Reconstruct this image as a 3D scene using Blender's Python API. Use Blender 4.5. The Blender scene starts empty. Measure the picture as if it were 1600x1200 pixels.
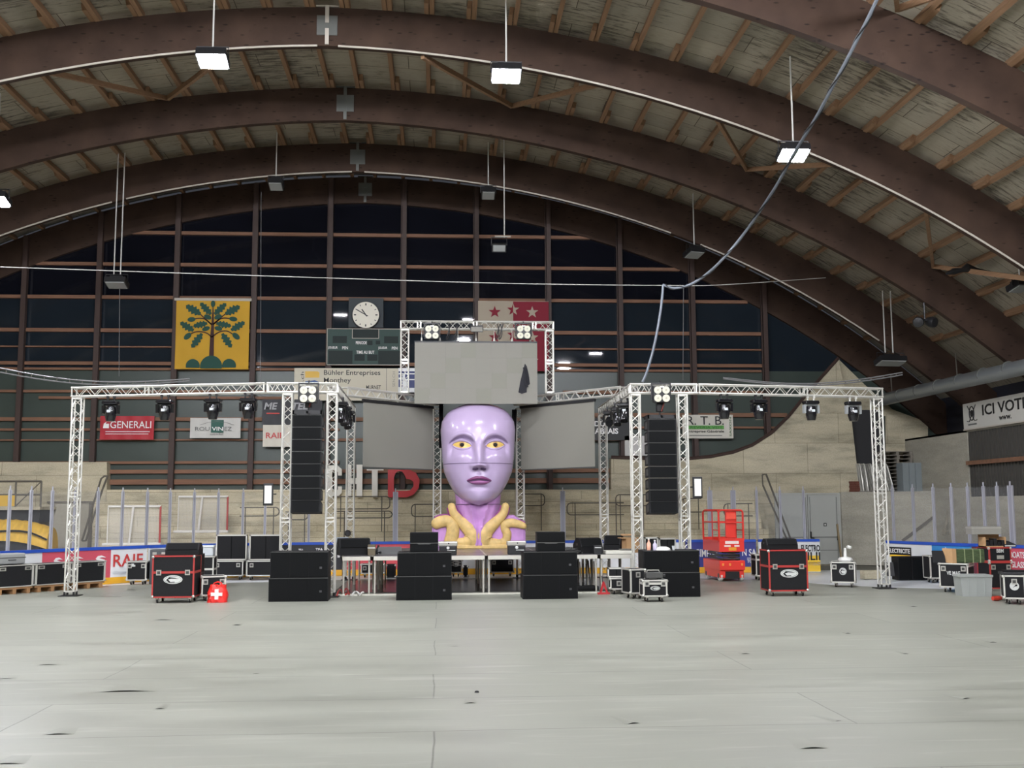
import bpy, bmesh, math, random
import numpy as np
from mathutils import Vector, Matrix, Euler
random.seed(7)
SC = bpy.context.scene
COL = SC.collection
PI = math.pi
# ------------------------------------------------------------------ camera (solved from the roof lines and the wall posts)
FPX, PITCH, YAW, ROLL, CAMH = 1700.0, math.radians(6.476), math.radians(3.839), math.radians(-0.282), 2.3
cp, sp, cy, sy = math.cos(PITCH), math.sin(PITCH), math.cos(YAW), math.sin(YAW)
FW = Vector((sy * cp, cy * cp, sp))
RT0 = Vector((cy, -sy, 0))
UP0 = RT0.cross(FW)
RT = RT0 * math.cos(ROLL) + UP0 * math.sin(ROLL)
UP = -RT0 * math.sin(ROLL) + UP0 * math.cos(ROLL)
cam_d = bpy.data.cameras.new('camera')
cam = bpy.data.objects.new('camera', cam_d)
COL.objects.link(cam)
cam.matrix_world = Matrix(((RT.x, UP.x, -FW.x, 0), (RT.y, UP.y, -FW.y, 0), (RT.z, UP.z, -FW.z, CAMH), (0, 0, 0, 1)))
cam_d.sensor_width = 36
cam_d.lens = 36 * FPX / 1600
cam_d.clip_end = 300
SC.camera = cam
# ------------------------------------------------------------------ world, exposure
W = bpy.data.worlds.new('night')
SC.world = W
W.use_nodes = True
W.node_tree.nodes['Background'].inputs[0].default_value = (0.8, 0.85, 1.0, 1)
W.node_tree.nodes['Background'].inputs[1].default_value = 0.02
SC.view_settings.view_transform = 'Standard'
SC.view_settings.look = 'None'
SC.view_settings.gamma = 1
SC.view_settings.exposure = 1.4
SC.view_settings.use_curve_mapping = False
SC.cycles.max_bounces = 7
SC.cycles.diffuse_bounces = 5
SC.cycles.glossy_bounces = 4
SC.cycles.transparent_max_bounces = 16
SC.cycles.sample_clamp_indirect = 6
LAMP_POWER = 275.0      # radiance of one lit floodlight glass
# ------------------------------------------------------------------ projection helpers used to read places off the photograph
def ray(px, py):
    return FW + RT * ((px - 800) / FPX) - UP * ((py - 600) / FPX)
def at(px, py, Y):
    d = ray(px, py); t = Y / d.y
    return Vector((d.x * t, Y, CAMH + d.z * t))
def fl(px, py, z=0.0):
    d = ray(px, py); t = (z - CAMH) / d.z
    return Vector((d.x * t, d.y * t, z))
# ------------------------------------------------------------------ materials
MATS = {}
def mat(name, col, rough=0.6, metal=0.0, emit=0.0, spec=0.5, noise=0.0, nscale=8.0, bump=0.0, coat=0.0, stretch=None):
    if name in MATS: return MATS[name]
    m = bpy.data.materials.new(name); m.use_nodes = True
    nt = m.node_tree; b = nt.nodes['Principled BSDF']
    c = tuple(((x / 255) / 12.92 if x <= 10 else ((x / 255 + 0.055) / 1.055) ** 2.4) for x in col) + (1,)
    b.inputs['Base Color'].default_value = c
    b.inputs['Roughness'].default_value = rough
    b.inputs['Metallic'].default_value = metal
    b.inputs['Specular IOR Level'].default_value = spec
    b.inputs['Coat Weight'].default_value = coat
    if emit:
        b.inputs['Emission Color'].default_value = c
        b.inputs['Emission Strength'].default_value = emit
    if noise or bump:
        tc = nt.nodes.new('ShaderNodeTexCoord'); no = nt.nodes.new('ShaderNodeTexNoise')
        mp = nt.nodes.new('ShaderNodeMapping')
        if stretch: mp.inputs['Scale'].default_value = stretch
        nt.links.new(tc.outputs['Object'], mp.inputs[0]); nt.links.new(mp.outputs[0], no.inputs['Vector'])
        no.inputs['Scale'].default_value = nscale; no.inputs['Detail'].default_value = 6
        if noise:
            rp = nt.nodes.new('ShaderNodeValToRGB')
            rp.color_ramp.elements[0].position = 0.25; rp.color_ramp.elements[1].position = 0.75
            rp.color_ramp.elements[0].color = tuple(x * (1 - noise) for x in c[:3]) + (1,)
            rp.color_ramp.elements[1].color = tuple(min(1, x * (1 + noise)) for x in c[:3]) + (1,)
            nt.links.new(no.outputs[0], rp.inputs[0]); nt.links.new(rp.outputs[0], b.inputs['Base Color'])
        if bump:
            bp = nt.nodes.new('ShaderNodeBump'); bp.inputs['Strength'].default_value = bump
            nt.links.new(no.outputs[0], bp.inputs['Height']); nt.links.new(bp.outputs[0], b.inputs['Normal'])
    MATS[name] = m
    return m
def nodes_mat(name):
    m = bpy.data.materials.new(name); m.use_nodes = True; MATS[name] = m
    nt = m.node_tree
    return m, nt, nt.nodes['Principled BSDF'], (lambda t: nt.nodes.new('ShaderNode' + t)), nt.links.new
def lin(*c):
    return tuple((x / 255) / 12.92 if x <= 10 else ((x / 255 + 0.055) / 1.055) ** 2.4 for x in c) + (1,)
def ramp(N, stops):
    r = N('ValToRGB'); e = r.color_ramp.elements
    while len(e) < len(stops): e.new(0.5)
    for k, (p, c) in enumerate(stops): e[k].position = p; e[k].color = c
    return r
def mixc(N, L, a, b, fac, mode='MIX'):
    m = N('Mix'); m.data_type = 'RGBA'; m.blend_type = mode
    for s, v in ((6, a), (7, b), (0, fac)):
        if hasattr(v, 'is_linked'): L(v, m.inputs[s])
        else: m.inputs[s].default_value = v
    return m.outputs[2]
# ------------------------------------------------------------------ mesh builder
class MB:
    def __init__(s): s.v = []; s.f = []; s.sm = []
    def add(s, vs, fs, smooth=False):
        n = len(s.v); s.v += [tuple(v) for v in vs]; s.f += [tuple(i + n for i in f) for f in fs]; s.sm += [smooth] * len(fs)
        return s
    def box(s, x0, x1, y0, y1, z0, z1, M=None):
        vs = [Vector(p) for p in ((x0, y0, z0), (x1, y0, z0), (x1, y1, z0), (x0, y1, z0), (x0, y0, z1), (x1, y0, z1), (x1, y1, z1), (x0, y1, z1))]
        if M is not None: vs = [M @ v for v in vs]
        return s.add(vs, [(0, 3, 2, 1), (4, 5, 6, 7), (0, 1, 5, 4), (1, 2, 6, 5), (2, 3, 7, 6), (3, 0, 4, 7)])
    def cbox(s, x0, x1, y0, y1, z0, z1, b=0.01):      # box with chamfered vertical and top/bottom edges
        bm = bmesh.new(); bmesh.ops.create_cube(bm, size=1)
        for v in bm.verts: v.co = Vector((x0 + (v.co.x + .5) * (x1 - x0), y0 + (v.co.y + .5) * (y1 - y0), z0 + (v.co.z + .5) * (z1 - z0)))
        bmesh.ops.bevel(bm, geom=list(bm.edges), offset=b, segments=2, affect='EDGES', profile=0.6)
        bm.verts.index_update()
        s.add([v.co for v in bm.verts], [[v.index for v in f.verts] for f in bm.faces]); bm.free()
        return s
    def tube(s, p, q, r, n=6, r2=None, caps=True):
        p, q = Vector(p), Vector(q); d = q - p
        if d.length < 1e-6: return s
        d.normalize(); a = d.orthogonal().normalized(); b = d.cross(a); r2 = r if r2 is None else r2
        vs = []
        for k in range(n):
            t = 2 * PI * k / n; o = a * math.cos(t) + b * math.sin(t)
            vs += [p + o * r, q + o * r2]
        fs = [(2 * k, 2 * ((k + 1) % n), 2 * ((k + 1) % n) + 1, 2 * k + 1) for k in range(n)]
        s.add(vs, fs, True)
        if caps: s.add([vs[2 * k] for k in range(n)][::-1], [tuple(range(n))]); s.add([vs[2 * k + 1] for k in range(n)], [tuple(range(n))])
        return s
    def bar(s, p, q, w, h, up=(0, 0, 1)):             # rectangular bar, w across and h along 'up'
        p, q = Vector(p), Vector(q); d = (q - p).normalized(); u = Vector(up)
        x = d.cross(u)
        if x.length < 1e-4: x = d.orthogonal()
        x.normalize(); u = x.cross(d)
        vs = [e + x * a * w / 2 + u * b * h / 2 for e in (p, q) for a, b in ((-1, -1), (1, -1), (1, 1), (-1, 1))]
        return s.add(vs, [(0, 3, 2, 1), (4, 5, 6, 7), (0, 1, 5, 4), (1, 2, 6, 5), (2, 3, 7, 6), (3, 0, 4, 7)])
    def path(s, pts, r, n=6, closed=False):
        pts = [Vector(p) for p in pts]; m = len(pts); rings = []
        ref = None
        for i, p in enumerate(pts):
            a = pts[(i - 1) % m] if (closed or i > 0) else p
            b = pts[(i + 1) % m] if (closed or i < m - 1) else p
            d = (b - a).normalized()
            if ref is None: ref = d.orthogonal().normalized()
            ref = (ref - d * ref.dot(d)).normalized(); o = d.cross(ref)
            rr = r[i] if hasattr(r, '__len__') else r
            rings.append([p + (ref * math.cos(2 * PI * k / n) + o * math.sin(2 * PI * k / n)) * rr for k in range(n)])
        vs = [v for g in rings for v in g]; fs = []
        for i in range(m if closed else m - 1):
            j = (i + 1) % m
            fs += [(i * n + k, i * n + (k + 1) % n, j * n + (k + 1) % n, j * n + k) for k in range(n)]
        if not closed: fs += [tuple(range(n))[::-1], tuple((m - 1) * n + k for k in range(n))]
        return s.add(vs, fs, True)
    def prism(s, poly, y0, y1):                       # polygon in x,z pushed from y0 (front) to y1
        n = len(poly)
        vs = [(x, y0, z) for x, z in poly] + [(x, y1, z) for x, z in poly]
        return s.add(vs, [tuple(range(n)), tuple(range(2 * n - 1, n - 1, -1))] + [(k, k + n, (k + 1) % n + n, (k + 1) % n) for k in range(n)])
    def prismx(s, poly, x0, x1):                      # polygon in y,z pushed from x0 to x1
        n = len(poly)
        vs = [(x0, y, z) for y, z in poly] + [(x1, y, z) for y, z in poly]
        return s.add(vs, [tuple(range(n))[::-1], tuple(range(n, 2 * n))] + [(k, (k + 1) % n, (k + 1) % n + n, k + n) for k in range(n)])
    def lathe(s, prof, n=16, M=None, axis='z'):
        vs = []
        for r, z in prof:
            for k in range(n):
                t = 2 * PI * k / n
                v = Vector((r * math.cos(t), r * math.sin(t), z)) if axis == 'z' else (Vector((r * math.cos(t), z, r * math.sin(t))) if axis == 'y' else Vector((z, r * math.cos(t), r * math.sin(t))))
                vs.append(M @ v if M is not None else v)
        m = len(prof)
        fs = [(i * n + k, i * n + (k + 1) % n, (i + 1) * n + (k + 1) % n, (i + 1) * n + k) for i in range(m - 1) for k in range(n)]
        s.add(vs, fs, True)
        s.add(vs[:n], [tuple(range(n))]); s.add(vs[-n:], [tuple(range(n))])
        return s
    def xf(s, M):
        s.v = [tuple(M @ Vector(v)) for v in s.v]; return s
    def build(s, name, m, parent=None, org=(0, 0, 0), rz=0.0, loc=None):   # org: origin of world-space shapes; loc: place of local-space ones
        me = bpy.data.meshes.new(name); o0 = Vector(org)
        me.from_pydata([tuple(Vector(v) - o0) for v in s.v], [], s.f)
        bm = bmesh.new(); bm.from_mesh(me); bmesh.ops.remove_doubles(bm, verts=bm.verts, dist=1e-5); bmesh.ops.recalc_face_normals(bm, faces=bm.faces); bm.to_mesh(me); bm.free()
        if any(s.sm):
            me.polygons.foreach_set('use_smooth', [True] * len(me.polygons))
            me.set_sharp_from_angle(angle=math.radians(40))
        me.materials.append(m)
        o = bpy.data.objects.new(name, me); COL.objects.link(o)
        o.location = loc if loc is not None else ((0, 0, 0) if parent is not None else org); o.rotation_euler = (0, 0, rz)
        if parent is not None: o.parent = parent
        return o
def tag(o, label=None, cat=None, group=None, kind=None):
    for k, v in (('label', label), ('category', cat), ('group', group), ('kind', kind)):
        if v: o[k] = v
    return o
def thing(name, label, cat, loc=(0, 0, 0), rz=0.0, group=None):
    o = bpy.data.objects.new(name, None); COL.objects.link(o)
    o.empty_display_size = 0.2; o.location = loc; o.rotation_euler = (0, 0, rz)
    return tag(o, label, cat, group)
KIDS = {}
def copy_tree(o, parent=None):
    c = o.copy(); COL.objects.link(c)
    if parent is not None: c.parent = parent
    for ch in list(o.children): copy_tree(ch, c)
    return c
def dup(o, loc, rz=0.0, label=None, group=None):
    c = copy_tree(o); c.location = loc; c.rotation_euler = (0, 0, rz)
    if label: c['label'] = label
    if group: c['group'] = group
    return c
def text(s, m, parent, x, z, w, h, y=-0.006, bold=0.0, shear=0.0, name='lettering', depth=0.002, M=None):
    cu = bpy.data.curves.new('tmp', 'FONT'); cu.body = s; cu.size = 1; cu.offset = bold; cu.shear = shear; cu.extrude = 0.01; cu.resolution_u = 3
    t = bpy.data.objects.new('tmp', cu); COL.objects.link(t)
    dg = bpy.context.evaluated_depsgraph_get()
    me = bpy.data.meshes.new_from_object(t.evaluated_get(dg))
    bpy.data.objects.remove(t); bpy.data.curves.remove(cu)
    xs = [v.co.x for v in me.vertices]; ys = [v.co.y for v in me.vertices]
    x0, x1, y0, y1 = min(xs), max(xs), min(ys), max(ys)
    for v in me.vertices:
        c = v.co
        p = Vector((x + (c.x - x0) / (x1 - x0) * w, y - c.z / 0.01 * depth, z + (c.y - y0) / (y1 - y0) * h))
        v.co = M @ p if M is not None else p
    me.name = name
    me.materials.clear(); me.materials.append(m)
    o = bpy.data.objects.new(name, me); COL.objects.link(o)
    if parent is not None: o.parent = parent
    return o
# ------------------------------------------------------------------ surface materials
def concrete(name, base, plank=0.0, dark=0.55):
    m, nt, b, N, L = nodes_mat(name)
    tc = N('TexCoord'); n1 = N('TexNoise'); n1.inputs['Scale'].default_value = 1.3; n1.inputs['Detail'].default_value = 8; n1.inputs['Roughness'].default_value = 0.65
    mp = N('Mapping'); mp.inputs['Scale'].default_value = (0.35, 0.35, 1.6); L(tc.outputs['Object'], mp.inputs[0]); L(mp.outputs[0], n1.inputs['Vector'])
    c = lin(*base)
    r = ramp(N, [(0.3, tuple(x * dark for x in c[:3]) + (1,)), (0.5, tuple(x * 0.93 for x in c[:3]) + (1,)), (0.72, tuple(min(1, x * 1.12) for x in c[:3]) + (1,))])
    L(n1.outputs[0], r.inputs[0]); out = r.outputs[0]
    n2 = N('TexNoise'); n2.inputs['Scale'].default_value = 22; L(tc.outputs['Object'], n2.inputs['Vector'])
    r2 = ramp(N, [(0.35, (0.88, 0.87, 0.84, 1)), (0.6, (1, 1, 1, 1))]); L(n2.outputs[0], r2.inputs[0])
    out = mixc(N, L, out, r2.outputs[0], 1.0, 'MULTIPLY')
    if plank:
        br = N('TexBrick'); br.inputs['Scale'].default_value = 1; br.inputs['Brick Width'].default_value = 2.6; br.inputs['Row Height'].default_value = plank
        br.inputs['Mortar Size'].default_value = 0.012; br.inputs['Mortar Smooth'].default_value = 0.6
        br.inputs['Color1'].default_value = (1, 1, 1, 1); br.inputs['Color2'].default_value = (0.86, 0.85, 0.82, 1); br.inputs['Mortar'].default_value = (0.45, 0.43, 0.4, 1)
        cx = N('CombineXYZ'); sx = N('SeparateXYZ'); L(tc.outputs['Object'], sx.inputs[0])
        ad = N('Math'); ad.operation = 'ADD'; L(sx.outputs[0], ad.inputs[0]); L(sx.outputs[1], ad.inputs[1])
        L(ad.outputs[0], cx.inputs[0]); L(sx.outputs[2], cx.inputs[1]); L(cx.outputs[0], br.inputs['Vector'])
        out = mixc(N, L, out, br.outputs[0], 1.0, 'MULTIPLY')
    L(out, b.inputs['Base Color']); b.inputs['Roughness'].default_value = 0.85
    bp = N('Bump'); bp.inputs['Strength'].default_value = 0.25; L(n2.outputs[0], bp.inputs['Height']); L(bp.outputs[0], b.inputs['Normal'])
    return m
M_conc = concrete('board_formed_concrete', (216, 206, 178), plank=0.42, dark=.5)
M_conc2 = concrete('smooth_concrete', (206, 197, 172), plank=1.2, dark=.55)
M_conc_dark = concrete('grey_concrete', (176, 172, 158), plank=0.0, dark=0.75)
def floor_mat():
    m, nt, b, N, L = nodes_mat('grey_floor_sheets')
    tc = N('TexCoord')
    br = N('TexBrick'); br.offset = 0.5
    for k, v in (('Scale', 1), ('Brick Width', 9.0), ('Row Height', 1.95), ('Mortar Size', 0.013), ('Mortar Smooth', 0.5)): br.inputs[k].default_value = v
    br.inputs['Color1'].default_value = lin(139, 140, 130); br.inputs['Color2'].default_value = lin(147, 148, 138); br.inputs['Mortar'].default_value = lin(106, 107, 98)
    nd = N('TexNoise'); nd.inputs['Scale'].default_value = 0.5; L(tc.outputs['Object'], nd.inputs['Vector'])
    ma = N('VectorMath'); ma.operation = 'MULTIPLY_ADD'; ma.inputs[1].default_value = (0.12, 0.12, 0); L(nd.outputs['Color'], ma.inputs[0]); L(tc.outputs['Object'], ma.inputs[2])
    L(ma.outputs[0], br.inputs['Vector'])
    n1 = N('TexNoise'); n1.inputs['Scale'].default_value = 0.9; n1.inputs['Detail'].default_value = 7
    mp = N('Mapping'); mp.inputs['Scale'].default_value = (0.5, 1.6, 1); L(tc.outputs['Object'], mp.inputs[0]); L(mp.outputs[0], n1.inputs['Vector'])
    r = ramp(N, [(0.3, (0.86, 0.86, 0.84, 1)), (0.62, (1.03, 1.03, 1.01, 1))]); L(n1.outputs[0], r.inputs[0])
    out = mixc(N, L, br.outputs[0], r.outputs[0], 1.0, 'MULTIPLY')
    # pale scuffs
    n3 = N('TexNoise'); n3.inputs['Scale'].default_value = 2.2; n3.inputs['Detail'].default_value = 9; n3.inputs['Distortion'].default_value = 1.2
    mp3 = N('Mapping'); mp3.inputs['Scale'].default_value = (0.25, 1.8, 1); mp3.inputs['Rotation'].default_value = (0, 0, 0.5); L(tc.outputs['Object'], mp3.inputs[0]); L(mp3.outputs[0], n3.inputs['Vector'])
    r3 = ramp(N, [(0.57, (0, 0, 0, 1)), (0.72, (0.28, 0.28, 0.28, 1))]); L(n3.outputs[0], r3.inputs[0])
    out = mixc(N, L, out, lin(182, 183, 174), r3.outputs[0])
    L(out, b.inputs['Base Color'])
    rr = N('MapRange'); rr.inputs['To Min'].default_value = 0.32; rr.inputs['To Max'].default_value = 0.46; L(n1.outputs[0], rr.inputs[0]); L(rr.outputs[0], b.inputs['Roughness'])
    b.inputs['Specular IOR Level'].default_value = 0.45
    n2 = N('TexNoise'); n2.inputs['Scale'].default_value = 0.8; n2.inputs['Detail'].default_value = 3; L(mp.outputs[0], n2.inputs['Vector'])
    bp = N('Bump'); bp.inputs['Strength'].default_value = 0.12; bp.inputs['Distance'].default_value = 0.03
    L(n2.outputs[0], bp.inputs['Height']); L(bp.outputs[0], b.inputs['Normal'])
    return m
M_floor = floor_mat()
M_ice = mat('white_ice', (235, 238, 240), 0.35, noise=0.03, nscale=0.6)
M_slab = mat('slab', (120, 118, 108), 0.8, noise=0.15, nscale=1.5)
def deck_mat():
    m, nt, b, N, L = nodes_mat('roof_boards')
    uv = N('UVMap')
    br = N('TexBrick'); br.offset = 0.37
    for k, v in (('Scale', 1), ('Brick Width', 4.5), ('Row Height', 0.92), ('Mortar Size', 0.012), ('Mortar Smooth', 0.3)): br.inputs[k].default_value = v
    br.inputs['Color1'].default_value = lin(170, 161, 143); br.inputs['Color2'].default_value = lin(154, 147, 131); br.inputs['Mortar'].default_value = lin(80, 70, 56)
    L(uv.outputs[0], br.inputs['Vector'])
    mp = N('Mapping'); mp.inputs['Scale'].default_value = (0.55, 3.2, 1); L(uv.outputs[0], mp.inputs[0])
    n1 = N('TexNoise'); n1.inputs['Scale'].default_value = 2.6; n1.inputs['Detail'].default_value = 8; n1.inputs['Roughness'].default_value = 0.72; L(mp.outputs[0], n1.inputs['Vector'])
    n2 = N('TexNoise'); n2.inputs['Scale'].default_value = 0.22; n2.inputs['Detail'].default_value = 2; L(uv.outputs[0], n2.inputs['Vector'])
    add = N('Math'); add.operation = 'MULTIPLY_ADD'; add.inputs[1].default_value = 0.55; L(n2.outputs[0], add.inputs[0]); L(n1.outputs[0], add.inputs[2])
    r = ramp(N, [(0.79, (0, 0, 0, 1)), (0.93, (0.85, 0.85, 0.85, 1))]); L(add.outputs[0], r.inputs[0])
    out = mixc(N, L, br.outputs[0], lin(62, 54, 44), r.outputs[0])
    r2 = ramp(N, [(0.3, (0.8, 0.79, 0.77, 1)), (0.65, (1.05, 1.05, 1.05, 1))]); L(n1.outputs[0], r2.inputs[0])
    out = mixc(N, L, out, r2.outputs[0], 1.0, 'MULTIPLY')
    L(out, b.inputs['Base Color']); b.inputs['Roughness'].default_value = 0.85
    return m
M_deck = deck_mat()
def glulam_mat():
    m, nt, b, N, L = nodes_mat('dark_glulam')
    tc = N('TexCoord')
    n1 = N('TexNoise'); n1.inputs['Scale'].default_value = 1.2; n1.inputs['Detail'].default_value = 6; L(tc.outputs['Object'], n1.inputs['Vector'])
    r = ramp(N, [(0.3, lin(54, 40, 33)), (0.7, lin(71, 54, 44))]); L(n1.outputs[0], r.inputs[0])
    mp = N('Mapping'); mp.inputs['Scale'].default_value = (2.4, 2.4, 7.5); L(tc.outputs['Object'], mp.inputs[0])
    vo = N('TexVoronoi'); vo.inputs['Scale'].default_value = 1.0; L(mp.outputs[0], vo.inputs['Vector'])
    r2 = ramp(N, [(0.10, (1, 1, 1, 1)), (0.2, (0, 0, 0, 1))]); L(vo.outputs['Distance'], r2.inputs[0])
    out = mixc(N, L, r.outputs[0], lin(36, 25, 21), r2.outputs[0])
    L(out, b.inputs['Base Color']); b.inputs['Roughness'].default_value = 0.8; b.inputs['Specular IOR Level'].default_value = .25
    return m
M_glulam = glulam_mat()
M_purlin = mat('purlin_timber', (142, 110, 82), 0.75, noise=0.18, nscale=3, stretch=(6, .4, 6))
M_rail = mat('wall_rail_timber', (128, 92, 70), 0.7, noise=0.2, nscale=2, stretch=(.5, 3, 5))
M_post = mat('wall_post_timber', (66, 49, 43), 0.6, noise=0.15, nscale=2, stretch=(5, 5, .6))
M_steel = mat('grey_steel', (104, 106, 102), 0.5, 0.3)
M_conduit = mat('white_conduit', (186, 178, 166), 0.6)
M_dark = mat('black_metal', (26, 26, 28), 0.45)
M_alu = mat('aluminium', (214, 212, 204), 0.38, 0.45)
# ================================================================== THE HALL
XC = -3.0                                              # hall axis
def zu(x):                                             # underside of the roof arches
    a = abs(x - XC)
    return 14.4846 - 0.021822 * a - 0.0143884 * a * a + 9.5623e-5 * a ** 3 - 7.8427e-6 * a ** 4
def zslope(x): return (zu(x + .05) - zu(x - .05)) / .1
def thick(x): return 1.06 + 0.012 * min(abs(x - XC), 12)
def ztop(x): return zu(x) + thick(x) * math.sqrt(1 + zslope(x) ** 2)
ARCH_Y = [5.6, 11.2, 16.75, 22.35, 28.0, 33.6, 38.9, 43.0]
def struct(o, label=None, cat=None):
    return tag(o, label, cat, None, 'structure')
# floor: ice with grey covering sheets on top
edge = [(-16, -14), (17.5, -14), (17.2, 24), (15.9, 28.6), (15.4, 30.6)] + [tuple(fl(*q)[:2]) for q in ((1555, 923), (1470, 920), (1390, 918), (1300, 914), (1255, 910), (1180, 906), (1090, 903.5))] + [(5.5, 36.2), (-2.7, 36.2)] + [tuple(fl(*q)[:2]) for q in ((420, 909.5), (330, 911), (250, 912.5), (165, 914.5))] + [(-11.0, 33.0), (-11.9, 31.4), (-13, 28), (-14, 20)]
mb = MB(); n = len(edge)
mb.add([(x, y, 0.0) for x, y in edge] + [(x, y, -0.012) for x, y in edge], [tuple(range(n)), tuple(range(2 * n - 1, n - 1, -1))] + [(k, k + n, (k + 1) % n + n, (k + 1) % n) for k in range(n)])
floor = struct(mb.build('floor', M_floor))
struct(MB().add([(-14.5, -14, -.013), (17.6, -14, -.013), (17.6, 39, -.013), (-14.5, 39, -.013)], [(0, 1, 2, 3)]).build('floor_ice', M_ice))
struct(MB().add([(-27, -15, -.03), (22, -15, -.03), (22, 46, -.03), (-27, 46, -.03)], [(0, 1, 2, 3)]).build('floor_slab', M_slab))
# roof boards
mb = MB(); xs = [XC - 25 + 50 * k / 120 for k in range(121)]
arc = [0.0]
for a, b2 in zip(xs, xs[1:]): arc.append(arc[-1] + math.hypot(b2 - a, ztop(b2) - ztop(a)))
vs = [(x, y, ztop(x) + .215) for y in (-15, 43.3) for x in xs]
deck = MB().add(vs, [(k, k + 1, k + 122, k + 121) for k in range(120)], True).build('ceiling', M_deck)
me = deck.data; uvl = me.uv_layers.new(name='UVMap')
for lp in me.loops:
    co = me.vertices[lp.vertex_index].co
    k = (co.x - xs[0]) / (50 / 120); i = min(119, int(k + 1e-6)); uvl.data[lp.index].uv = (arc[i] + (arc[i + 1] - arc[i]) * (k - i), co.y)
struct(deck)
# arches
def arch(Y, w=0.22):
    xs = [XC - 23.5 + 47 * k / 96 for k in range(97)]; vs = []
    for x in xs:
        nx, nz = -zslope(x), 1.0; l = math.hypot(nx, nz)
        t = thick(x); tx, tz = x + nx / l * t, zu(x) + nz / l * t
        vs += [(x, Y - w / 2, zu(x)), (x, Y + w / 2, zu(x)), (tx, Y + w / 2, tz), (tx, Y - w / 2, tz)]
    fs = []
    for k in range(96): fs += [(4 * k + a, 4 * k + (a + 1) % 4, 4 * k + 4 + (a + 1) % 4, 4 * k + 4 + a) for a in range(4)]
    o = MB().add(vs, fs, False).build('roof_arch', M_glulam, None, (XC, Y, zu(XC)))
    h = MB(); z0 = zu(XC) + .3
    h.box(-.27, .27, -w / 2 - .03, -w / 2, .28, .82)
    h.build('hinge_plate', M_steel, o)
    MB().box(-.05, .05, -w / 2 - .05, -w / 2 - .03, .62, 1.1).box(-.05, .05, -w / 2 - .05, -w / 2 - .03, 0.02, .46).box(-.3, .3, -w / 2 - .02, w / 2 + .02, 1.08, 1.11).build('hinge_web', M_conduit if Y < 32 else M_steel, o)
    return struct(o)
for Y in ARCH_Y: arch(Y)
# purlins: one stick per bay, lapped over the arch behind it
sarc = [(.45 + 1.12 * k) * s for k in range(21) for s in (-1, 1)]
def x_at_arc(s):
    x = XC; st = .02 if s > 0 else -.02; l = 0
    while l < abs(s): l += math.hypot(st, ztop(x + st) - ztop(x)); x += st
    return x
PX = [x_at_arc(s) for s in sarc]
bays = [(16.75, 22.35), (22.35, 28.0), (28.0, 33.6), (33.6, 38.9), (38.9, 43.0)]
protos = {}
for bi, (ya, yb) in enumerate(bays):
    for x in PX:
        if x > 19.6 or x < -21: continue
        # keep those the camera can see
        vis = False
        for yy in (ya, yb):
            v = Vector((x, yy, ztop(x) - CAMH)); w = v.dot(FW)
            if -260 < 800 + FPX * v.dot(RT) / w < 1860 and 600 - FPX * v.dot(UP) / w > -420: vis = True
        if not vis: continue
        L_ = yb - ya; off = .07 if bi % 2 else -.07
        key = round(L_, 2)
        if key not in protos:
            o = MB().box(-.06, .06, -.75, L_ + .15, 0, .21).build('roof_purlin', M_purlin); protos[key] = o
        else:
            o = protos[key].copy(); COL.objects.link(o)
        sl = math.atan(zslope(x))
        o.location = (x + off, ya, ztop(x) + .0); o.rotation_euler = (0, -sl, 0)
        tag(o, 'brown timber purlin under the boarded roof, running from arch to arch', None, 'roof purlins', 'structure')
# V shaped braces between arches
def brace(tip, ends, Yt, Ye, label):
    t = at(tip[0], tip[1], Yt); o = MB()
    for e in ends: o.bar(t, at(e[0], e[1], Ye), .1, .14)
    struct(o.build('roof_brace', M_purlin, None, tuple(t)), label)
for tip, ends in (((262, 154), ((70, 111), (348, 90))), ((800, 166), ((660, 88), (938, 131))), ((1167, 265), ((1119, 184), (1312, 256))), ((1458, 416), ((1446, 324), (1640, 440)))):
    brace(tip, ends, 33.4, 28.05, 'V shaped timber brace tying two roof arches together')
brace((1402, 14), ((1395, -60), (1560, -40)), 22.15, 18.2, 'V shaped timber brace at the top right of the roof')
# white conduits under arches
def conduit(Y, x0, x1, label):
    k = max(4, int(abs(x1 - x0) * 1.5)); pts = [(x0 + (x1 - x0) * i / k, Y - .14, zu(x0 + (x1 - x0) * i / k) - .01) for i in range(k + 1)]
    tag(MB().path(pts, .028, 6).build('cable_conduit', M_conduit, None, pts[0]), label, 'conduit', 'white conduits under the arches')
conduit(28.0, XC - .25, -12, 'white conduit along the nearest full arch, left of the crown')
conduit(28.0, XC + .3, 19.2, 'white conduit along the nearest full arch, right of the crown')
conduit(38.9, XC - .2, -11.2, 'white conduit along the far arch, left of the crown, up to the paired hanger pipes')
conduit(38.9, -11.7, -16, 'white conduit along the far arch, left beyond the paired hanger pipes')
conduit(38.9, XC + .25, 8.5, 'white conduit along the far arch from its crown to the black lamp box')
conduit(38.9, 9.6, 16.2, 'white conduit along the far arch from the black lamp box down to the right')
# ---------------------------------------------------------------- gable wall
YG = 43.05
M_glass = mat('night_glass', (20, 21, 28), 0.07, spec=0.5)
M_panel = mat('slate_panel', (34, 41, 48), 0.03, spec=0.5, noise=.08, nscale=.7)
M_panelg = mat('green_grey_panel', (62, 72, 66), 0.35, noise=.1, nscale=.8)
def row(z0, z1, m, nm):
    pts = []
    xs = [-26 + .5 * k for k in range(96)]
    top = [(x, min(z1, ztop(x) - .1)) for x in xs if ztop(x) - .1 > z0]
    poly = [(top[0][0], z0)] + top + [(top[-1][0], z0)]
    return struct(MB().prism([(x, z) for x, z in poly[::-1]], YG, YG + .06).build(nm, m))
zr = {y: at(560, y, 42.9).z for y in (367, 416, 467, 517, 568, 577, 680, 722, 735)}
row(zr[467], 16, M_glass, 'wall_back_glazing')
row(zr[577], zr[467], M_panel, 'wall_back_panels')
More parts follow.
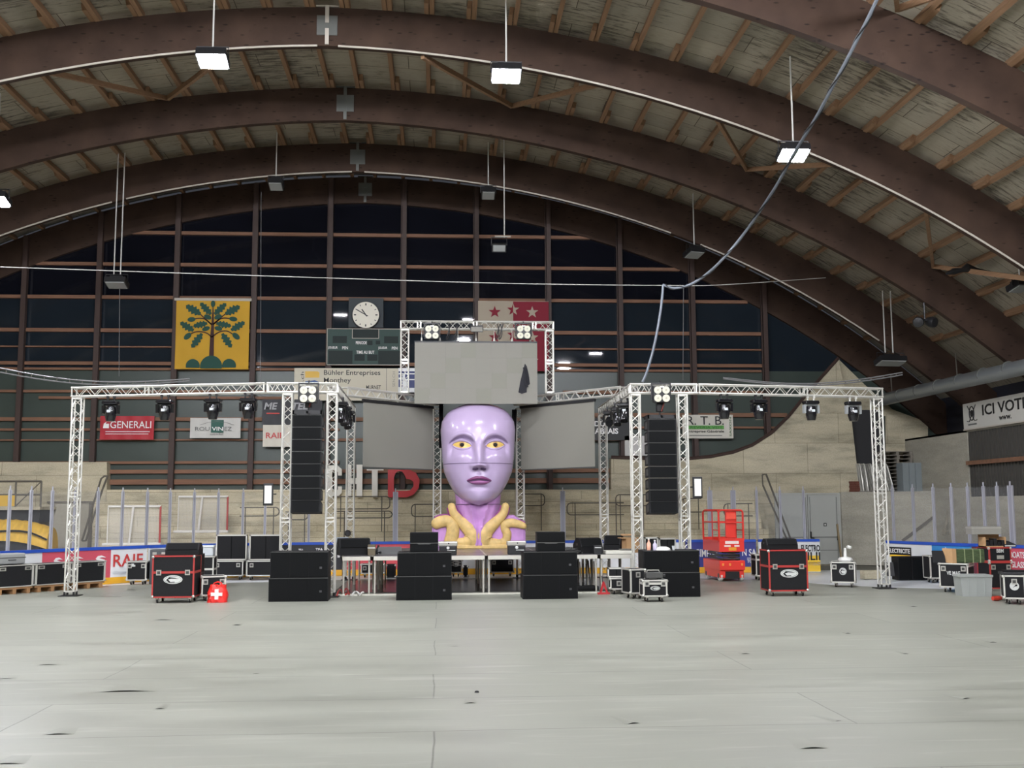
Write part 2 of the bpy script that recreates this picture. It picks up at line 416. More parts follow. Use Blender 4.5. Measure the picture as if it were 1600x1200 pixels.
row(0, zr[577], M_panelg, 'wall_back_lower_panels')
posts = [-88, 36, 153, 275, 397, 515, 631, 745, 858, 970, 1083, 1195]
postx = [at(p, 480, 42.75).x for p in posts]
for i, X in enumerate(postx):
    zt = ztop(X) - .05 if i < 11 else ztop(X) - .1
    zb = 2.9 if 1 < i < 9 else (4.1 if i <= 1 else (4.15 if i < 10 else 4.3))
    o = MB().box(-.09, .09, 0, .22, 0, zt - zb).box(-.14, -.11, .1, .2, 0, zt - zb).build('wall_post', M_post, loc=(X, 42.72, zb))
    tag(o, 'dark timber post of the glazed end wall', None, 'end wall posts', 'structure')
def rail(py, x0, x1, h=.12, m=None, Y=42.9, ref=560):
    z = at(ref, py, Y).z; X0, X1 = at(x0, py, Y).x, at(x1, py, Y).x
    o = MB().box(X0, X1, Y, YG, z - h / 2, z + h / 2).build('wall_rail', m or M_rail, None, ((X0 + X1) / 2, Y, z))
    tag(o, 'brown timber rail across the glazed end wall', None, 'end wall rails', 'structure')
for py, x0, x1, h in ((367, 205, 922, .13), (416, 55, 1062, .13), (467, -90, 1168, .13), (518, -90, 1197, .14), (543.5, -90, 272, .05), (543.5, 860, 1200, .06), (569, -90, 1200, .13), (577.5, -90, 1190, .09), (612, -90, 530, .1), (622, 60, 520, .1), (655, -90, 530, .14), (671, -90, 530, .09), (687, -90, 530, .06), (648, 880, 1230, .16), (668, 970, 1225, .08), (722, -90, 530, .1), (736, 170, 985, .15), (752, 170, 955, .2), (655, 530, 985, .14), (687, 530, 985, .1), (612, 880, 1200, .13)):
    rail(py, x0, x1, h)
# concrete below and beside the glazing
YC = 42.55
def cpoly(pts, Y0, Y1, nm, m, org=None):
    P = [at(a, b2, Y0) for a, b2 in pts]
    return struct(MB().prism([(p.x, p.z) for p in P], Y0, Y1).build(nm, m))
cpoly([(-80, 905), (167, 905), (167, 722), (-80, 722)], YC, 43.0, 'wall_back_left_concrete', M_conc2)
cpoly([(167, 905), (955, 905), (955, 765), (167, 765)], YC, 43.0, 'wall_back_centre_concrete', M_conc)
curve = [(955, 716), (1015, 718), (1070, 718.5), (1110, 715), (1145, 708), (1175, 697), (1205, 678), (1232, 652), (1258, 620), (1284, 590), (1310, 561)]
cpoly([(955, 905), (1350, 905), (1344, 772), (1330, 650), (1310, 561)] + curve[:-1][::-1], YC, 43.0, 'wall_back_right_concrete', M_conc2)
cpoly([(1310, 561), (1330, 650), (1384, 650), (1384, 770), (1450, 770), (1450, 660), (1395, 640), (1350, 600)], 42.97, 43.03, 'wall_back_corner_concrete', M_conc2)
# dark brown trim following the curve
P = [at(a, b2, YC) for a, b2 in curve]
struct(MB().path([(p.x, YC - .02, p.z + .04) for p in P], .07, 6).build('trim_1', M_post))
# terraces in front of the concrete
for k, (y0, z1) in enumerate(((39.0, 1.05), (40.0, 1.45), (40.9, 2.05), (41.7, 2.6))):
    a, b2 = at(165 - 6 * k, 800, y0).x, 12.2
    struct(MB().box(a, b2, y0, YC + .1, 0, z1).build('floor_terrace', M_conc))
# right side: platform block, side wall, dark recess
XR = 18.85
bx0 = at(1323, 800, 40.6).x
zpl = at(1400, 768, 41.5).z
mb = MB(); PL = [(15.88, 42.35), (18.9, 40.6), (18.9, 43.3), (15.88, 43.3)]
mb.add([(x, y, 0) for x, y in PL] + [(x, y, zpl) for x, y in PL], [(3, 2, 1, 0), (4, 5, 6, 7)] + [(k, (k + 1) % 4, (k + 1) % 4 + 4, k + 4) for k in range(4)])
struct(mb.build('wall_right_platform', M_conc_dark))
struct(MB().box(XR, XR + .3, 37.75, 43.2, 0, 4.97).build('wall_right', M_conc_dark))
struct(MB().box(XR, XR + .3, 20, 37.75, 0, 2.6).build('wall_right_low', M_conc_dark))
M_corr = mat('dark_corrugated_sheet', (72, 70, 66), 0.5)
mb = MB()
for k in range(80):
    y = 37.7 - k * .2
    mb.box(XR + .02, XR + .1, y - .1, y, 2.6, 4.97)
    mb.box(XR + .05, XR + .12, y - .2, y - .1, 2.6, 4.97)
struct(mb.build('wall_right_cladding', M_corr))
struct(MB().box(XR - .12, XR, 22, 37.7, 3.72, 3.86).build('trim_2', M_rail))
struct(MB().box(20.6, 20.8, -14, 43.3, 0, 9).build('wall_right_upper', mat('dark_blue_panel', (40, 42, 52), .6)))
struct(MB().box(XR, 20.7, 20, 43.2, 4.9, 4.97).build('floor_ledge', M_conc_dark))
struct(MB().box(-26.2, -26, -14, 43.3, 0, 9).build('wall_left', M_conc2))
struct(MB().box(-26, 21, -14.4, -14.2, 0, 15.5).build('wall_front', M_conc2))
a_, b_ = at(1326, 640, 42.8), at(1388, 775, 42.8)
struct(MB().box(a_.x, b_.x, 42.93, 42.99, b_.z, a_.z).build('wall_back_recess_shade', mat('recess_shade_sheet', (46, 46, 48), .7)))  # dark sheet standing in for the shade inside the wall opening
# ---------------------------------------------------------------- double door at the right
M_door = mat('grey_steel_door', (182, 184, 178), 0.5)
d0 = at(1213, 773, YC - .06); d1 = at(1313, 883, YC - .06); dw = d1.x - d0.x
dt = thing('door_1', 'pale grey steel double door in the concrete end wall', 'door', ((d0.x + d1.x) / 2, YC - .06, 0)); dt['kind'] = 'structure'
hw, hh = dw / 2, d0.z
MB().box(-hw - .08, -hw, -.03, .06, 0, hh + .06).box(hw, hw + .12, -.03, .06, 0, hh + .06).box(-hw, hw, -.03, .06, hh, hh + .06).build('door_frame', M_door, dt)
for s, (a, b2) in enumerate(((-hw, -.01), (.01, hw))):
    lf = MB().box(a, b2, -.02, .05, .02, hh - .01).build('door_leaf', M_door, dt)
    MB().box(a + .05, b2 - .05, -.035, -.02, 1.05, 1.1).box(a + .05, b2 - .05, -.03, -.02, .55, .58).box(a + .06, a + .09, -.03, -.02, .1, hh - .1).box(b2 - .09, b2 - .06, -.03, -.02, .1, hh - .1).build('door_rib', mat('door_rib_grey', (128, 130, 126), .5), lf)
MB().box(.06, .1, -.09, -.02, 1.05, 1.3).tube((.08, -.09, 1.05), (.2, -.09, 1.05), .018).build('door_handle', M_dark, dt)
MB().box(hw - .1, hw - .04, -.08, -.02, .95, 1.12).build('door_bolt', M_dark, dt)
MB().box(.62, .74, -.03, -.022, 1.5, 1.63).build('door_sign', mat('black_sign', (30, 30, 30), .5), dt)
MB().box(.65, .71, -.034, -.03, 1.53, 1.6).build('door_sign_field', mat('sign_white', (225, 225, 220), .5), dt)
dl = thing('door_2', 'narrow concrete-grey door at the foot of the left stairs', 'door', (at(112, 800, YC).x, YC - .04, 0)); dl['kind'] = 'structure'
MB().box(-.65, .65, -.0, .05, 0, at(112, 783, YC).z).build('door_leaf', mat('pale_door', (168, 162, 146), .7, noise=.06), dl)
MB().box(-.78, -.65, -.03, .05, 0, 2.62).box(.65, .78, -.03, .05, 0, 2.62).box(-.9, .9, -.05, .05, 2.55, 2.62).build('door_frame', mat('dull_frame', (112, 106, 96), .7), dl)
# ---------------------------------------------------------------- lit and unlit floodlights
M_lamp = mat('lamp_glow', (246, 248, 255), .4, emit=LAMP_POWER)
M_lens_off = mat('lamp_glass_grey', (150, 152, 150), .25)
def floodlight(P, label, lit=True, w=.72, d=.56, hang=None, tilt=-0.3, top=None, rz=0.0):
    t = thing('floodlight', label, 'floodlight', P, rz, 'lit floodlights' if lit else 'unlit floodlights')
    R_ = Matrix.Rotation(tilt, 4, 'X')
    MB().box(-w / 2, w / 2, -d / 2, d / 2, 0.02, .2).box(-w * .3, w * .3, -d * .3, d * .3, .2, .3).xf(R_).build('housing', M_dark, t)
    MB().box(-w / 2 + .04, w / 2 - .04, -d / 2 + .04, d / 2 - .04, -.01, .019).xf(R_).build('lamp_glass', M_lamp if lit else M_lens_off, t)
    MB().path([(-w / 2 - .02, 0, .1), (-w / 2 - .02, 0, .38), (w / 2 + .02, 0, .38), (w / 2 + .02, 0, .1)], .018, 6).build('bracket', M_dark, t)
    zt = top if top is not None else ztop(P[0]) - P[2]
    for hx in (hang if hang else (0,)):
        MB().tube((hx, 0, .38), (hx, 0, zt), .022, 6).build('hanger_pipe', mat('pale_pipe', (196, 194, 188), .5), t)
    return t
YL = 25.7
floodlight(at(332, 97, YL), 'glaring floodlight hanging left of the roof crown', tilt=-.28)
floodlight(at(791, 120, YL), 'glaring floodlight hanging over the middle of the hall', tilt=-.28)
floodlight(at(1240, 244, YL), 'glaring floodlight at the right beside the hanging silver cable', tilt=-.28)
floodlight(at(-8, 316, 31.0), 'glaring floodlight cut off by the left edge of the picture', tilt=-.28)
for yy in (14.5, 4.0, -7.0):  # lamps out of view, added to light the stage and end wall
    for xx, zz in ((-12.3, 11.6), (-5.3, 13.3), (1.6, 13.2), (8.3, 11.6)):
        floodlight((xx, yy, zz), 'added unseen floodlight in the hall roof, lighting the stage and end wall', tilt=1.0)['group'] = 'added floodlights outside the picture'
floodlight((-12.3, YL, 11.6), 'added unseen floodlight past the left edge, lighting the stage and end wall', tilt=-.28)  # out-of-view lamp, also added for the stage and end wall
# ================================================================== THE STAGE
M_black = mat('black_cabinet', (20, 20, 22), 0.6, spec=.25, noise=.1, nscale=20)
M_grille = mat('black_grille', (16, 17, 18), 0.8, spec=.15, noise=.12, nscale=60)
M_edge = mat('worn_grey_edge', (70, 70, 68), 0.6)
def truss(label, p0, p1, size=.29, up=(0, 1, 0), pitch=.46, joints=(), flip=False, group='aluminium trusses', feet=False):
    p0, p1 = Vector(p0), Vector(p1); d = (p1 - p0); Ln = d.length; d.normalize()
    b = Vector(up); b = (b - d * b.dot(d)).normalized(); a = d.cross(b)
    h = size / 2 - .025
    t = thing('truss', label, 'truss', p0, 0, group)
    cs = [a * i * h + b * j * h for i, j in ((-1, -1), (1, -1), (1, 1), (-1, 1))]
    O = Vector((0, 0, 0))
    for c in cs: MB().tube(c, d * Ln + c, .025, 8).build('chord', M_alu, t)
    n = max(2, int(round((Ln - .1) / pitch))); st = (Ln - .1) / n; mb = MB()
    for f in range(4):
        c0, c1 = cs[f], cs[(f + 1) % 4]
        if (f % 2) ^ flip: c0, c1 = c1, c0
        for k in range(n):
            q0 = d * (.05 + k * st); q1 = d * (.05 + (k + .5) * st); q2 = d * (.05 + (k + 1) * st)
            mb.tube(c0 + q0, c1 + q1, .0105, 5, caps=False); mb.tube(c1 + q1, c0 + q2, .0105, 5, caps=False)
    mb.build('lattice', M_alu, t)
    for s in [.02, Ln - .02] + [x for j in joints for x in (j - .05, j + .05)]:
        e = MB()
        for f in range(4): e.bar(cs[f] + d * s, cs[(f + 1) % 4] + d * s, .022, .035, d)
        e.build('end_frame', M_alu, t)
    if feet:
        for c in cs: MB().tube(c - d * (p0.z - .03), c + d * .02, .03, 8).build('rubber_foot', M_dark, t)
        MB().box(-.25, .25, -.25, .25, -p0.z + .001, -p0.z + .02).build('base_plate', M_dark, t)
    return t
ZB = 5.49
def xat(px, Y): return at(px, 790, Y).x
XA, XB, XCc, XD = xat(447, 29.15), xat(517, 29.15), xat(995, 29.15), xat(1069, 29.15)
LT, RTW = Vector((-9.86, 30.35, .1)), Vector((12.42, 30.1, .1))
JT = (1.9,)
truss('outer left aluminium truss tower standing alone on the floor, before the red banner', LT, (LT.x, LT.y, 5.34), joints=(2.6,), feet=True)
truss('outer right aluminium truss tower standing alone on the floor, before the shelves', RTW, (RTW.x, RTW.y, 5.34), joints=(2.6,), feet=True)
truss('truss tower left of the left hanging speaker column', (XA, 29.15, .1), (XA, 29.15, 5.34), joints=JT, feet=True)
truss('truss tower right of the left hanging speaker column, at the stage corner', (XB, 29.15, .1), (XB, 29.15, 5.34), joints=JT, feet=True)
truss('truss tower left of the right hanging speaker column, at the stage corner', (XCc, 29.15, .1), (XCc, 29.15, 5.34), joints=JT, feet=True)
truss('truss tower right of the right hanging speaker column', (XD, 29.15, .1), (XD, 29.15, 5.34), joints=JT, feet=True)
XL0, XR0 = xat(414, 29.15), xat(1092, 29.15)
truss('left wing truss beam carrying four moving heads', (LT.x - .14, LT.y + .02, ZB), (XL0 - .03, 29.16, ZB), up=(0, 0, 1), joints=(2.2,))
truss('right wing truss beam carrying four moving heads', (XR0 + .03, 29.16, ZB), (RTW.x + .14, RTW.y, ZB), up=(0, 0, 1), joints=(3.2,))
truss('short front truss beam over the left hanging speaker column', (XL0, 29.15, ZB), (XB + .16, 29.15, ZB), up=(0, 0, 1), joints=(.95,), pitch=.3)
truss('short front truss beam over the right hanging speaker column', (XCc - .16, 29.15, ZB), (XR0, 29.15, ZB), up=(0, 0, 1), joints=(.95,), pitch=.3)
XRL, XRR = xat(547, 35.85), xat(944, 35.85)
YRT = 35.9
truss('truss tower at the rear left stage corner behind the black side monitor', (XRL, YRT, .1), (XRL, YRT, 5.34), joints=JT, feet=True)
truss('truss tower at the rear right stage corner beside the right grey screen', (XRR, YRT, .1), (XRR, YRT, 5.34), joints=JT, feet=True)
truss('truss beam running from the front to the rear on the left side of the stage', (XB, 29.32, ZB), (XRL, YRT + .1, ZB), up=(0, 0, 1), joints=(2.2, 4.4))
truss('truss beam running from the front to the rear on the right side of the stage', (XCc, 29.32, ZB), (XRR, YRT + .1, ZB), up=(0, 0, 1), joints=(2.2, 4.4))
XIL, XIR = xat(683, 36.0), xat(813, 36.0)
truss('truss tower close to the left side of the purple head', (XIL, 36.0, .1), (XIL, 36.0, 5.58), joints=JT, feet=True)
truss('truss tower close to the right side of the purple head', (XIR, 36.0, .1), (XIR, 36.0, 5.58), joints=JT, feet=True)
ZS = 5.8
AL0, AL1 = Vector((-2.85, 32.85, ZS)), Vector((XIL + .1, 36.05, ZS))
AR0, AR1 = Vector((XIR - .1, 36.05, ZS)), Vector((at(972, 603, 32.7).x, 32.5, ZS))
truss('slanting truss beam above the left grey screen', AL0, AL1, up=(0, 0, 1), joints=(2.0,))
truss('slanting truss beam above the right grey screen', AR0, AR1, up=(0, 0, 1), joints=(2.0,))
YF = 34.6
XF0, XF1 = at(632.5, 560, YF).x, at(858.5, 560, YF).x
zf1 = at(745, 502, YF).z
truss('left upright of the raised truss frame around the big screen', (XF0, YF, 5.95), (XF0, YF, zf1 - .29), joints=(1.0,))
truss('right upright of the raised truss frame around the big screen', (XF1, YF, 5.95), (XF1, YF, zf1 - .29), joints=(1.0,))
truss('top beam of the raised truss frame around the big screen', (XF0 - .15, YF, zf1 - .145), (XF1 + .15, YF, zf1 - .145), up=(0, 0, 1), joints=(.6, 2.4, 4.3))
# ---------------------------------------------------------------- screens
M_screen = mat('grey_screen_fabric', (130, 128, 119), 0.8)
M_led = mat('grey_led_panel', (132, 129, 121), 0.7)
M_led2 = mat('grey_led_panel_warm', (129, 127, 117), 0.7)
a, b2 = at(648, 535, YF - .2), at(840, 631, YF - .2)
lw, lh = b2.x - a.x, a.z - b2.z
led = thing('led_wall', 'big grey panel screen hanging in the raised truss frame', 'screen', ((a.x + b2.x) / 2, YF - .2, b2.z))
for i in range(8):
    for j in range(4):
        MB().box(-lw / 2 + i * lw / 8 + .001, -lw / 2 + (i + 1) * lw / 8 - .001, 0, .09, j * lh / 4 + .001, (j + 1) * lh / 4 - .001).build('screen_panel', M_led if (i * 3 + j * 5) % 4 else M_led2, led)
MB().box(-lw / 2, lw / 2, .0, .1, lh, lh + .05).build('top_bar', M_dark, led)
for i in range(7):
    x = -lw / 2 + .22 + i * (lw - .44) / 6
    MB().tube((x, .05, lh + .04), (x, .12, zf1 - .27 - b2.z), .008, 6).lathe([(.0, lh + .05), (.035, lh + .06), (.02, lh + .16), (0, lh + .17)], 8, Matrix.Translation((x, .05, 0))).build('hanger', M_alu, led)
def onplane(px, py, A, B):
    n = Vector((B.y - A.y, -(B.x - A.x), 0)); d = ray(px, py); o = Vector((0, 0, CAMH))
    return o + d * ((A - o).dot(n) / d.dot(n))
def side_screen(label, A, B, pxs):
    P = [onplane(x, y, A, B) for x, y in pxs]          # tl tr br bl
    zt = (P[0].z + P[1].z) / 2; zb = (P[2].z + P[3].z) / 2
    L_, R_ = (P[0] + P[3]) / 2, (P[1] + P[2]) / 2; w = (Vector((R_.x, R_.y, 0)) - Vector((L_.x, L_.y, 0))).length
    rz = math.atan2(R_.y - L_.y, R_.x - L_.x)
    t = thing('projection_screen', label, 'screen', ((L_.x + R_.x) / 2, (L_.y + R_.y) / 2, zb), rz, 'side screens')
    h = zt - zb
    MB().box(-w / 2, w / 2, 0, .012, .03, h).build('screen_fabric', M_screen, t)
    MB().box(-w / 2 - .03, w / 2 + .03, -.03, .05, h, h + .09).build('roller_case', M_dark, t)
    MB().box(-w / 2, w / 2, -.01, .02, 0, .035).build('bottom_bar', M_edge, t)
    for x in (-w / 2 + .3, 0, w / 2 - .3): MB().tube((x, .02, h + .09), (x, .1, max(h + .12, 5.62 - zb)), .012, 6).build('hanger', M_alu, t)
    return t
nl = Vector((AL1.y - AL0.y, -(AL1.x - AL0.x), 0)).normalized() * .22
if nl.y > 0: nl = -nl
nr = Vector((AR1.y - AR0.y, -(AR1.x - AR0.x), 0)).normalized() * .22
if nr.y > 0: nr = -nr
side_screen('left grey projection screen turned towards the middle of the stage', AL0 + nl, AL1 + nl, ((567, 631), (677, 636), (675, 733), (568, 733)))
side_screen('right grey projection screen turned towards the middle of the stage', AR0 + nr, AR1 + nr, ((813, 636), (929, 630), (929, 733), (815, 733)))
# black cloth on the big screen, black drape at the inner tower
cl = MB()
pts = [(820, 568), (817, 580), (813, 596), (810, 613), (815, 615), (823, 613), (823, 604), (828, 600), (827, 590), (825, 580), (823, 572)]
P = [at(x, y, YF - .22) for x, y in pts]; c0 = at(819, 594, YF - .28)
vs = [c0] + P
cl.add(vs + [v + Vector((0, .03, 0)) for v in vs], [(0, k + 1, (k + 1) % 11 + 1) for k in range(11)] + [(12, (k + 1) % 11 + 13, k + 13) for k in range(11)] + [(k + 1, k + 13, (k + 1) % 11 + 13, (k + 1) % 11 + 1) for k in range(11)])
P2 = [at(x, y, YF - .29) for x, y in ((819, 574), (821, 585), (820, 597), (824, 605))]
cl.path(P2, .04, 6)
tag(cl.build('black_cloth', mat('black_cloth', (38, 38, 44), .9), None, tuple(P[0])), 'black cloth hanging in a point on the big grey screen', 'cloth')
def drape(px0, px1, py0, py1, Y, label):
    p, q = at(px0, py0, Y), at(px1, py1, Y); w, h = q.x - p.x, p.z - q.z; n = 24; vs = []
    for z in (0, -h * .5, -h):
        for k in range(n + 1):
            vs.append((w * k / n * (1 - .25 * (z / -h if h else 0)), .05 * math.sin(k * 1.7) - .03 * z / h, z))
    vs += [(x, y + .03, z) for x, y, z in vs]; m = n + 1; fs = []
    for r in range(2):
        for k in range(n):
            i = r * m + k; fs += [(i, i + 1, i + m + 1, i + m), (i + 3 * m, i + 3 * m + m, i + 3 * m + m + 1, i + 3 * m + 1)]
    tag(MB().add(vs, fs, True).build('black_drape', MATS['black_cloth'], None, loc=tuple(p)), label, 'drape')
drape(686, 693, 616, 700, 35.7, 'strip of black drape between the left grey screen and the purple head')
drape(800, 808, 640, 690, 35.75, 'strip of black drape between the purple head and the right grey screen')
# ---------------------------------------------------------------- moving heads and blinders
M_glossb = mat('glossy_black', (22, 22, 25), 0.18, coat=.4)
M_lens = mat('lamp_lens', (150, 160, 165), 0.08, metal=.5)
def make_head(label, P, rz=0.0, tilt=0.0, group='moving heads on the wing beams', silver=False):
    t = thing('moving_head', label, 'stage light', P, rz, group)         # hangs: origin at the clamp on the chord
    for x in (-.09, .09): MB().tube((x, 0, .03), (x, 0, -.1), .022, 8).box(x - .03, x + .03, -.035, .035, -.03, .04).build('clamp', M_alu if silver else M_dark, t)
    MB().cbox(-.2, .2, -.13, .13, -.2, -.1, .025).box(-.24, .24, -.05, .05, -.17, -.13).build('base', M_glossb, t)
    yk = MB().cbox(-.19, .19, -.06, .06, -.24, -.2, .015)
    for s in (-1, 1): yk.prismx([(-.07, -.22), (.07, -.22), (.055, -.45), (-.055, -.45)], s * .2 - .03, s * .2 + .03)
    yk.build('yoke', M_glossb if not silver else mat('silver_yoke', (176, 180, 180), .3, .4), t)
    R_ = Matrix.Translation((0, 0, -.4)) @ Matrix.Rotation(tilt, 4, 'X')
    hd = MB().lathe([(.05, .17), (.13, .14), (.155, .03), (.15, -.1), (.125, -.2), (.11, -.25), (.095, -.25)], 18, R_).build('lamp_head', M_glossb, t)
    MB().lathe([(.0, -.235), (.06, -.245), (.094, -.238), (.094, -.22)][::-1], 16, R_).build('lens', M_lens, hd)
    MB().box(-.045, .045, -.165, -.14, -.02, .05, R_).build('front_badge', mat('light_grey_badge', (190, 194, 196), .3), hd)
    return t
def wing_pt(px, A, B):
    best = None
    for k in range(401):
        p = A.lerp(B, k / 400); w = (p - Vector((0, 0, CAMH)))
        x = 800 + FPX * w.dot(RT) / w.dot(FW)
        if best is None or abs(x - px) < best[0]: best = (abs(x - px), p)
    return best[1]
WL0, WL1 = Vector((LT.x, LT.y, ZB - .17)), Vector((XL0, 29.16, ZB - .17))
WR0, WR1 = Vector((XR0, 29.16, ZB - .17)), Vector((RTW.x, RTW.y, ZB - .17))
for px, lab in ((176, 'moving head on the left wing beam, nearest the outer tower'), (260, 'second moving head from the outer tower on the left wing beam'), (335, 'third moving head from the outer tower on the left wing beam'), (390, 'moving head on the left wing beam nearest the stage')):
    make_head(lab, wing_pt(px, WL0, WL1) + Vector((0, -.12, 0)), rz=-.1)
for px, lab, sv in ((1129, 'moving head on the right wing beam nearest the stage', 0), (1183, 'second moving head from the stage on the right wing beam', 0), (1264, 'silver-armed moving head on the right wing beam, third from the stage', 1), (1330, 'silver-armed moving head on the right wing beam nearest the outer tower', 1)):
    make_head(lab, wing_pt(px, WR0, WR1) + Vector((0, -.12, 0)), rz=.1, silver=bool(sv))
SL0, SL1 = Vector((XB + .1, 29.32, ZB - .17)), Vector((XRL + .1, YRT, ZB - .17))
SR0, SR1 = Vector((XCc - .1, 29.32, ZB - .17)), Vector((XRR - .1, YRT, ZB - .17))
for f_, lab in ((.14, 'front moving head under the left side beam'), (.34, 'middle moving head under the left side beam'), (.55, 'rear moving head under the left side beam')):
    make_head(lab, SL0.lerp(SL1, f_), rz=.3, tilt=-.5, group='moving heads under the side beams')
for f_, lab in ((.16, 'front moving head under the right side beam'), (.36, 'middle moving head under the right side beam')):
    make_head(lab, SR0.lerp(SR1, f_), rz=-.3, tilt=-.5, group='moving heads under the side beams')
tt = make_head('large moving head with a round multi-lens face under the right side beam', SR0.lerp(SR1, .55) + Vector((-.05, 0, 0)), rz=-.35, tilt=-1.15, group='moving heads under the side beams')
M_cream = mat('cream_reflector', (206, 202, 180), .35)
def blinder(label, P, drop=0.0):
    t = thing('blinder_light', label, 'stage light', P, 0, 'four-lamp blinders')
    MB().box(-.27, .27, -.02, .02, .1, .14).box(-.27, -.24, -.03, .03, -.3, .14).box(.24, .27, -.03, .03, -.3, .14).tube((0, 0, .12), (0, .1, .2), .02, 6).build('bracket', M_dark, t)
    MB().cbox(-.23, .23, -.12, .05, -.4, .04, .02).build('housing', M_dark, t)
    for i in (-1, 1):
        for j in (-.07, -.29):
            l = MB().lathe([(.1, -.14), (.1, -.125), (.085, -.13), (.0, -.115)], 18, Matrix.Translation((i * .112, 0, j)), axis='y').build('lamp', M_cream, t)
            MB().lathe([(.03, -.16), (.03, -.12), (0, -.12)], 10, Matrix.Translation((i * .112, 0, j)), axis='y').build('lamp_cap', mat('lamp_cap_grey', (170, 166, 150), .3), l)
    MB().box(-.06, .06, -.13, -.115, .0, .035).build('label_plate', mat('white_plate', (235, 235, 230), .4), t)
    return t
p = at(482, 606, 28.85); blinder('four-lamp blinder above the left hanging speaker column', (p.x, 28.88, p.z - .0))
p = at(1033, 606, 28.85); blinder('four-lamp blinder above the right hanging speaker column', (p.x, 28.88, p.z))
p = at(675, 511, YF - .25); blinder('four-lamp blinder at the left end of the raised frame top', (p.x, YF - .22, p.z))
p = at(818, 511, YF - .25); blinder('four-lamp blinder at the right end of the raised frame top', (p.x, YF - .22, p.z))
p = at(745, 514, YF - .28)
t = thing('flood_panel', 'small flat grey flood panel at the middle of the raised frame top', 'stage light', (p.x, YF - .26, p.z))
MB().box(-.19, .19, -.05, 0, -.1, .09).build('housing', M_dark, t); MB().box(-.18, .18, -.056, -.05, -.085, .06).build('front_glass', M_led, t); MB().path([(-.2, -.02, -.02), (-.2, .05, .12), (.2, .05, .12), (.2, -.02, -.02)], .012, 6).build('bracket', M_dark, t)
# cable loops on the raised frame
for px, lab in ((700, 'black cable loop left of the middle of the raised frame'), (712, 'second black cable loop left of the middle of the raised frame'), (777, 'black cable loop right of the middle of the raised frame'), (782, 'second black cable loop right of the middle of the raised frame')):
    a_ = at(px, 506, YF - .17); pts = [(a_.x + .05 * math.sin(k * .8) , YF - .17 - .02 * math.sin(k), a_.z - .5 * math.sin(PI * k / 10)) if k < 10 else (a_.x + .09, YF - .17, a_.z) for k in range(11)]
    tag(MB().path(pts, .016, 6).build('cable_loop', M_dark, None, pts[0]), lab, 'cable', 'cable loops on the raised frame')
# side work lights on stands' arms
M_white_pl = mat('white_plastic', (222, 222, 216), .45)
def worklight(px, py, Y, label, mirror):
    P = at(px, py, Y); t = thing('work_light', label, 'stage light', P, 0, 'flat work lights on the towers')
    MB().cbox(-.13, .13, -.02, .06, -.3, .28, .02).build('housing', M_dark, t)
    MB().box(-.09, .09, -.03, -.02, -.24, .22).build('diffuser', M_white_pl, t)
    MB().tube((0, .05, 0), (.2 * mirror, .1, 0), .016, 6).build('arm', M_dark, t)
worklight(419, 772, 29.0, 'flat white work light on the tower left of the left speaker column', 1)
worklight(1090, 761, 29.0, 'flat white work light on the tower right of the right speaker column', -1)
# ---------------------------------------------------------------- hanging speaker columns
def line_array(label, pxc, py0, py1, Y):
    P = at(pxc, py0, Y); zb = at(pxc, py1, Y).z; n = 8; h = (P.z - .12 - zb) / n
    t = thing('line_array', label, 'loudspeaker', P, 0, 'hanging speaker columns')
    MB().box(-.38, .38, .0, .05, -.1, 0).box(-.38, .38, .5, .55, -.1, 0).box(-.38, -.34, 0, .55, -.1, 0).box(.34, .38, 0, .55, -.1, 0).box(-.03, .03, 0, .55, -.08, -.02).build('bumper_frame', M_dark, t)
    y = 0.0; z = -.12
    for k in range(n):
        ang = math.radians([0, 0, 0, 1, 1, 2, 4, 8][k])
        R_ = Matrix.Translation((0, .1, z)) @ Matrix.Rotation(-ang, 4, 'X')
        c = MB()
        poly = [(-.1, -.006), (.42, -.03), (.42, -h + .03), (-.1, -h + .006)]
        c.prismx(poly, -.385, .385).xf(R_)
        o = c.build('cabinet', M_black, t)
        MB().box(-.35, .35, -.108, -.1, -h + .02, -.02).xf(R_).build('grille', M_grille, o)
        MB().box(-.385, .385, -.112, -.1, -.008, -.002).xf(R_).build('trim_strip', mat('pale_trim_strip', (96, 96, 95), .6), o)
        MB().box(-.39, -.385, .0, .3, -h * .8, -h * .2).box(.385, .39, 0, .3, -h * .8, -h * .2).xf(R_).build('side_rigging', M_edge, o)
        z -= h * math.cos(ang)
    MB().tube((0, .27, 0), (0, .27, .1), .02, 6).cbox(-.09, .09, .18, .36, .1, .42, .03).tube((0, .27, .4), (0, .27, ZB - .15 - P.z), .014, 6).build('chain_hoist', M_dark, t)
    MB().path([(.03, .18, .1), (.09, .14, .3), (.1, .18, .45), (.05, .24, .56)], .02, 6).build('hoist_cable', mat('rust_red_cable', (120, 50, 40), .6), t)
    return t
line_array('left column of eight black speaker boxes hanging between two towers', 480, 641, 802, 28.82)
line_array('right column of eight black speaker boxes hanging between two towers', 1034, 648, 803, 28.82)
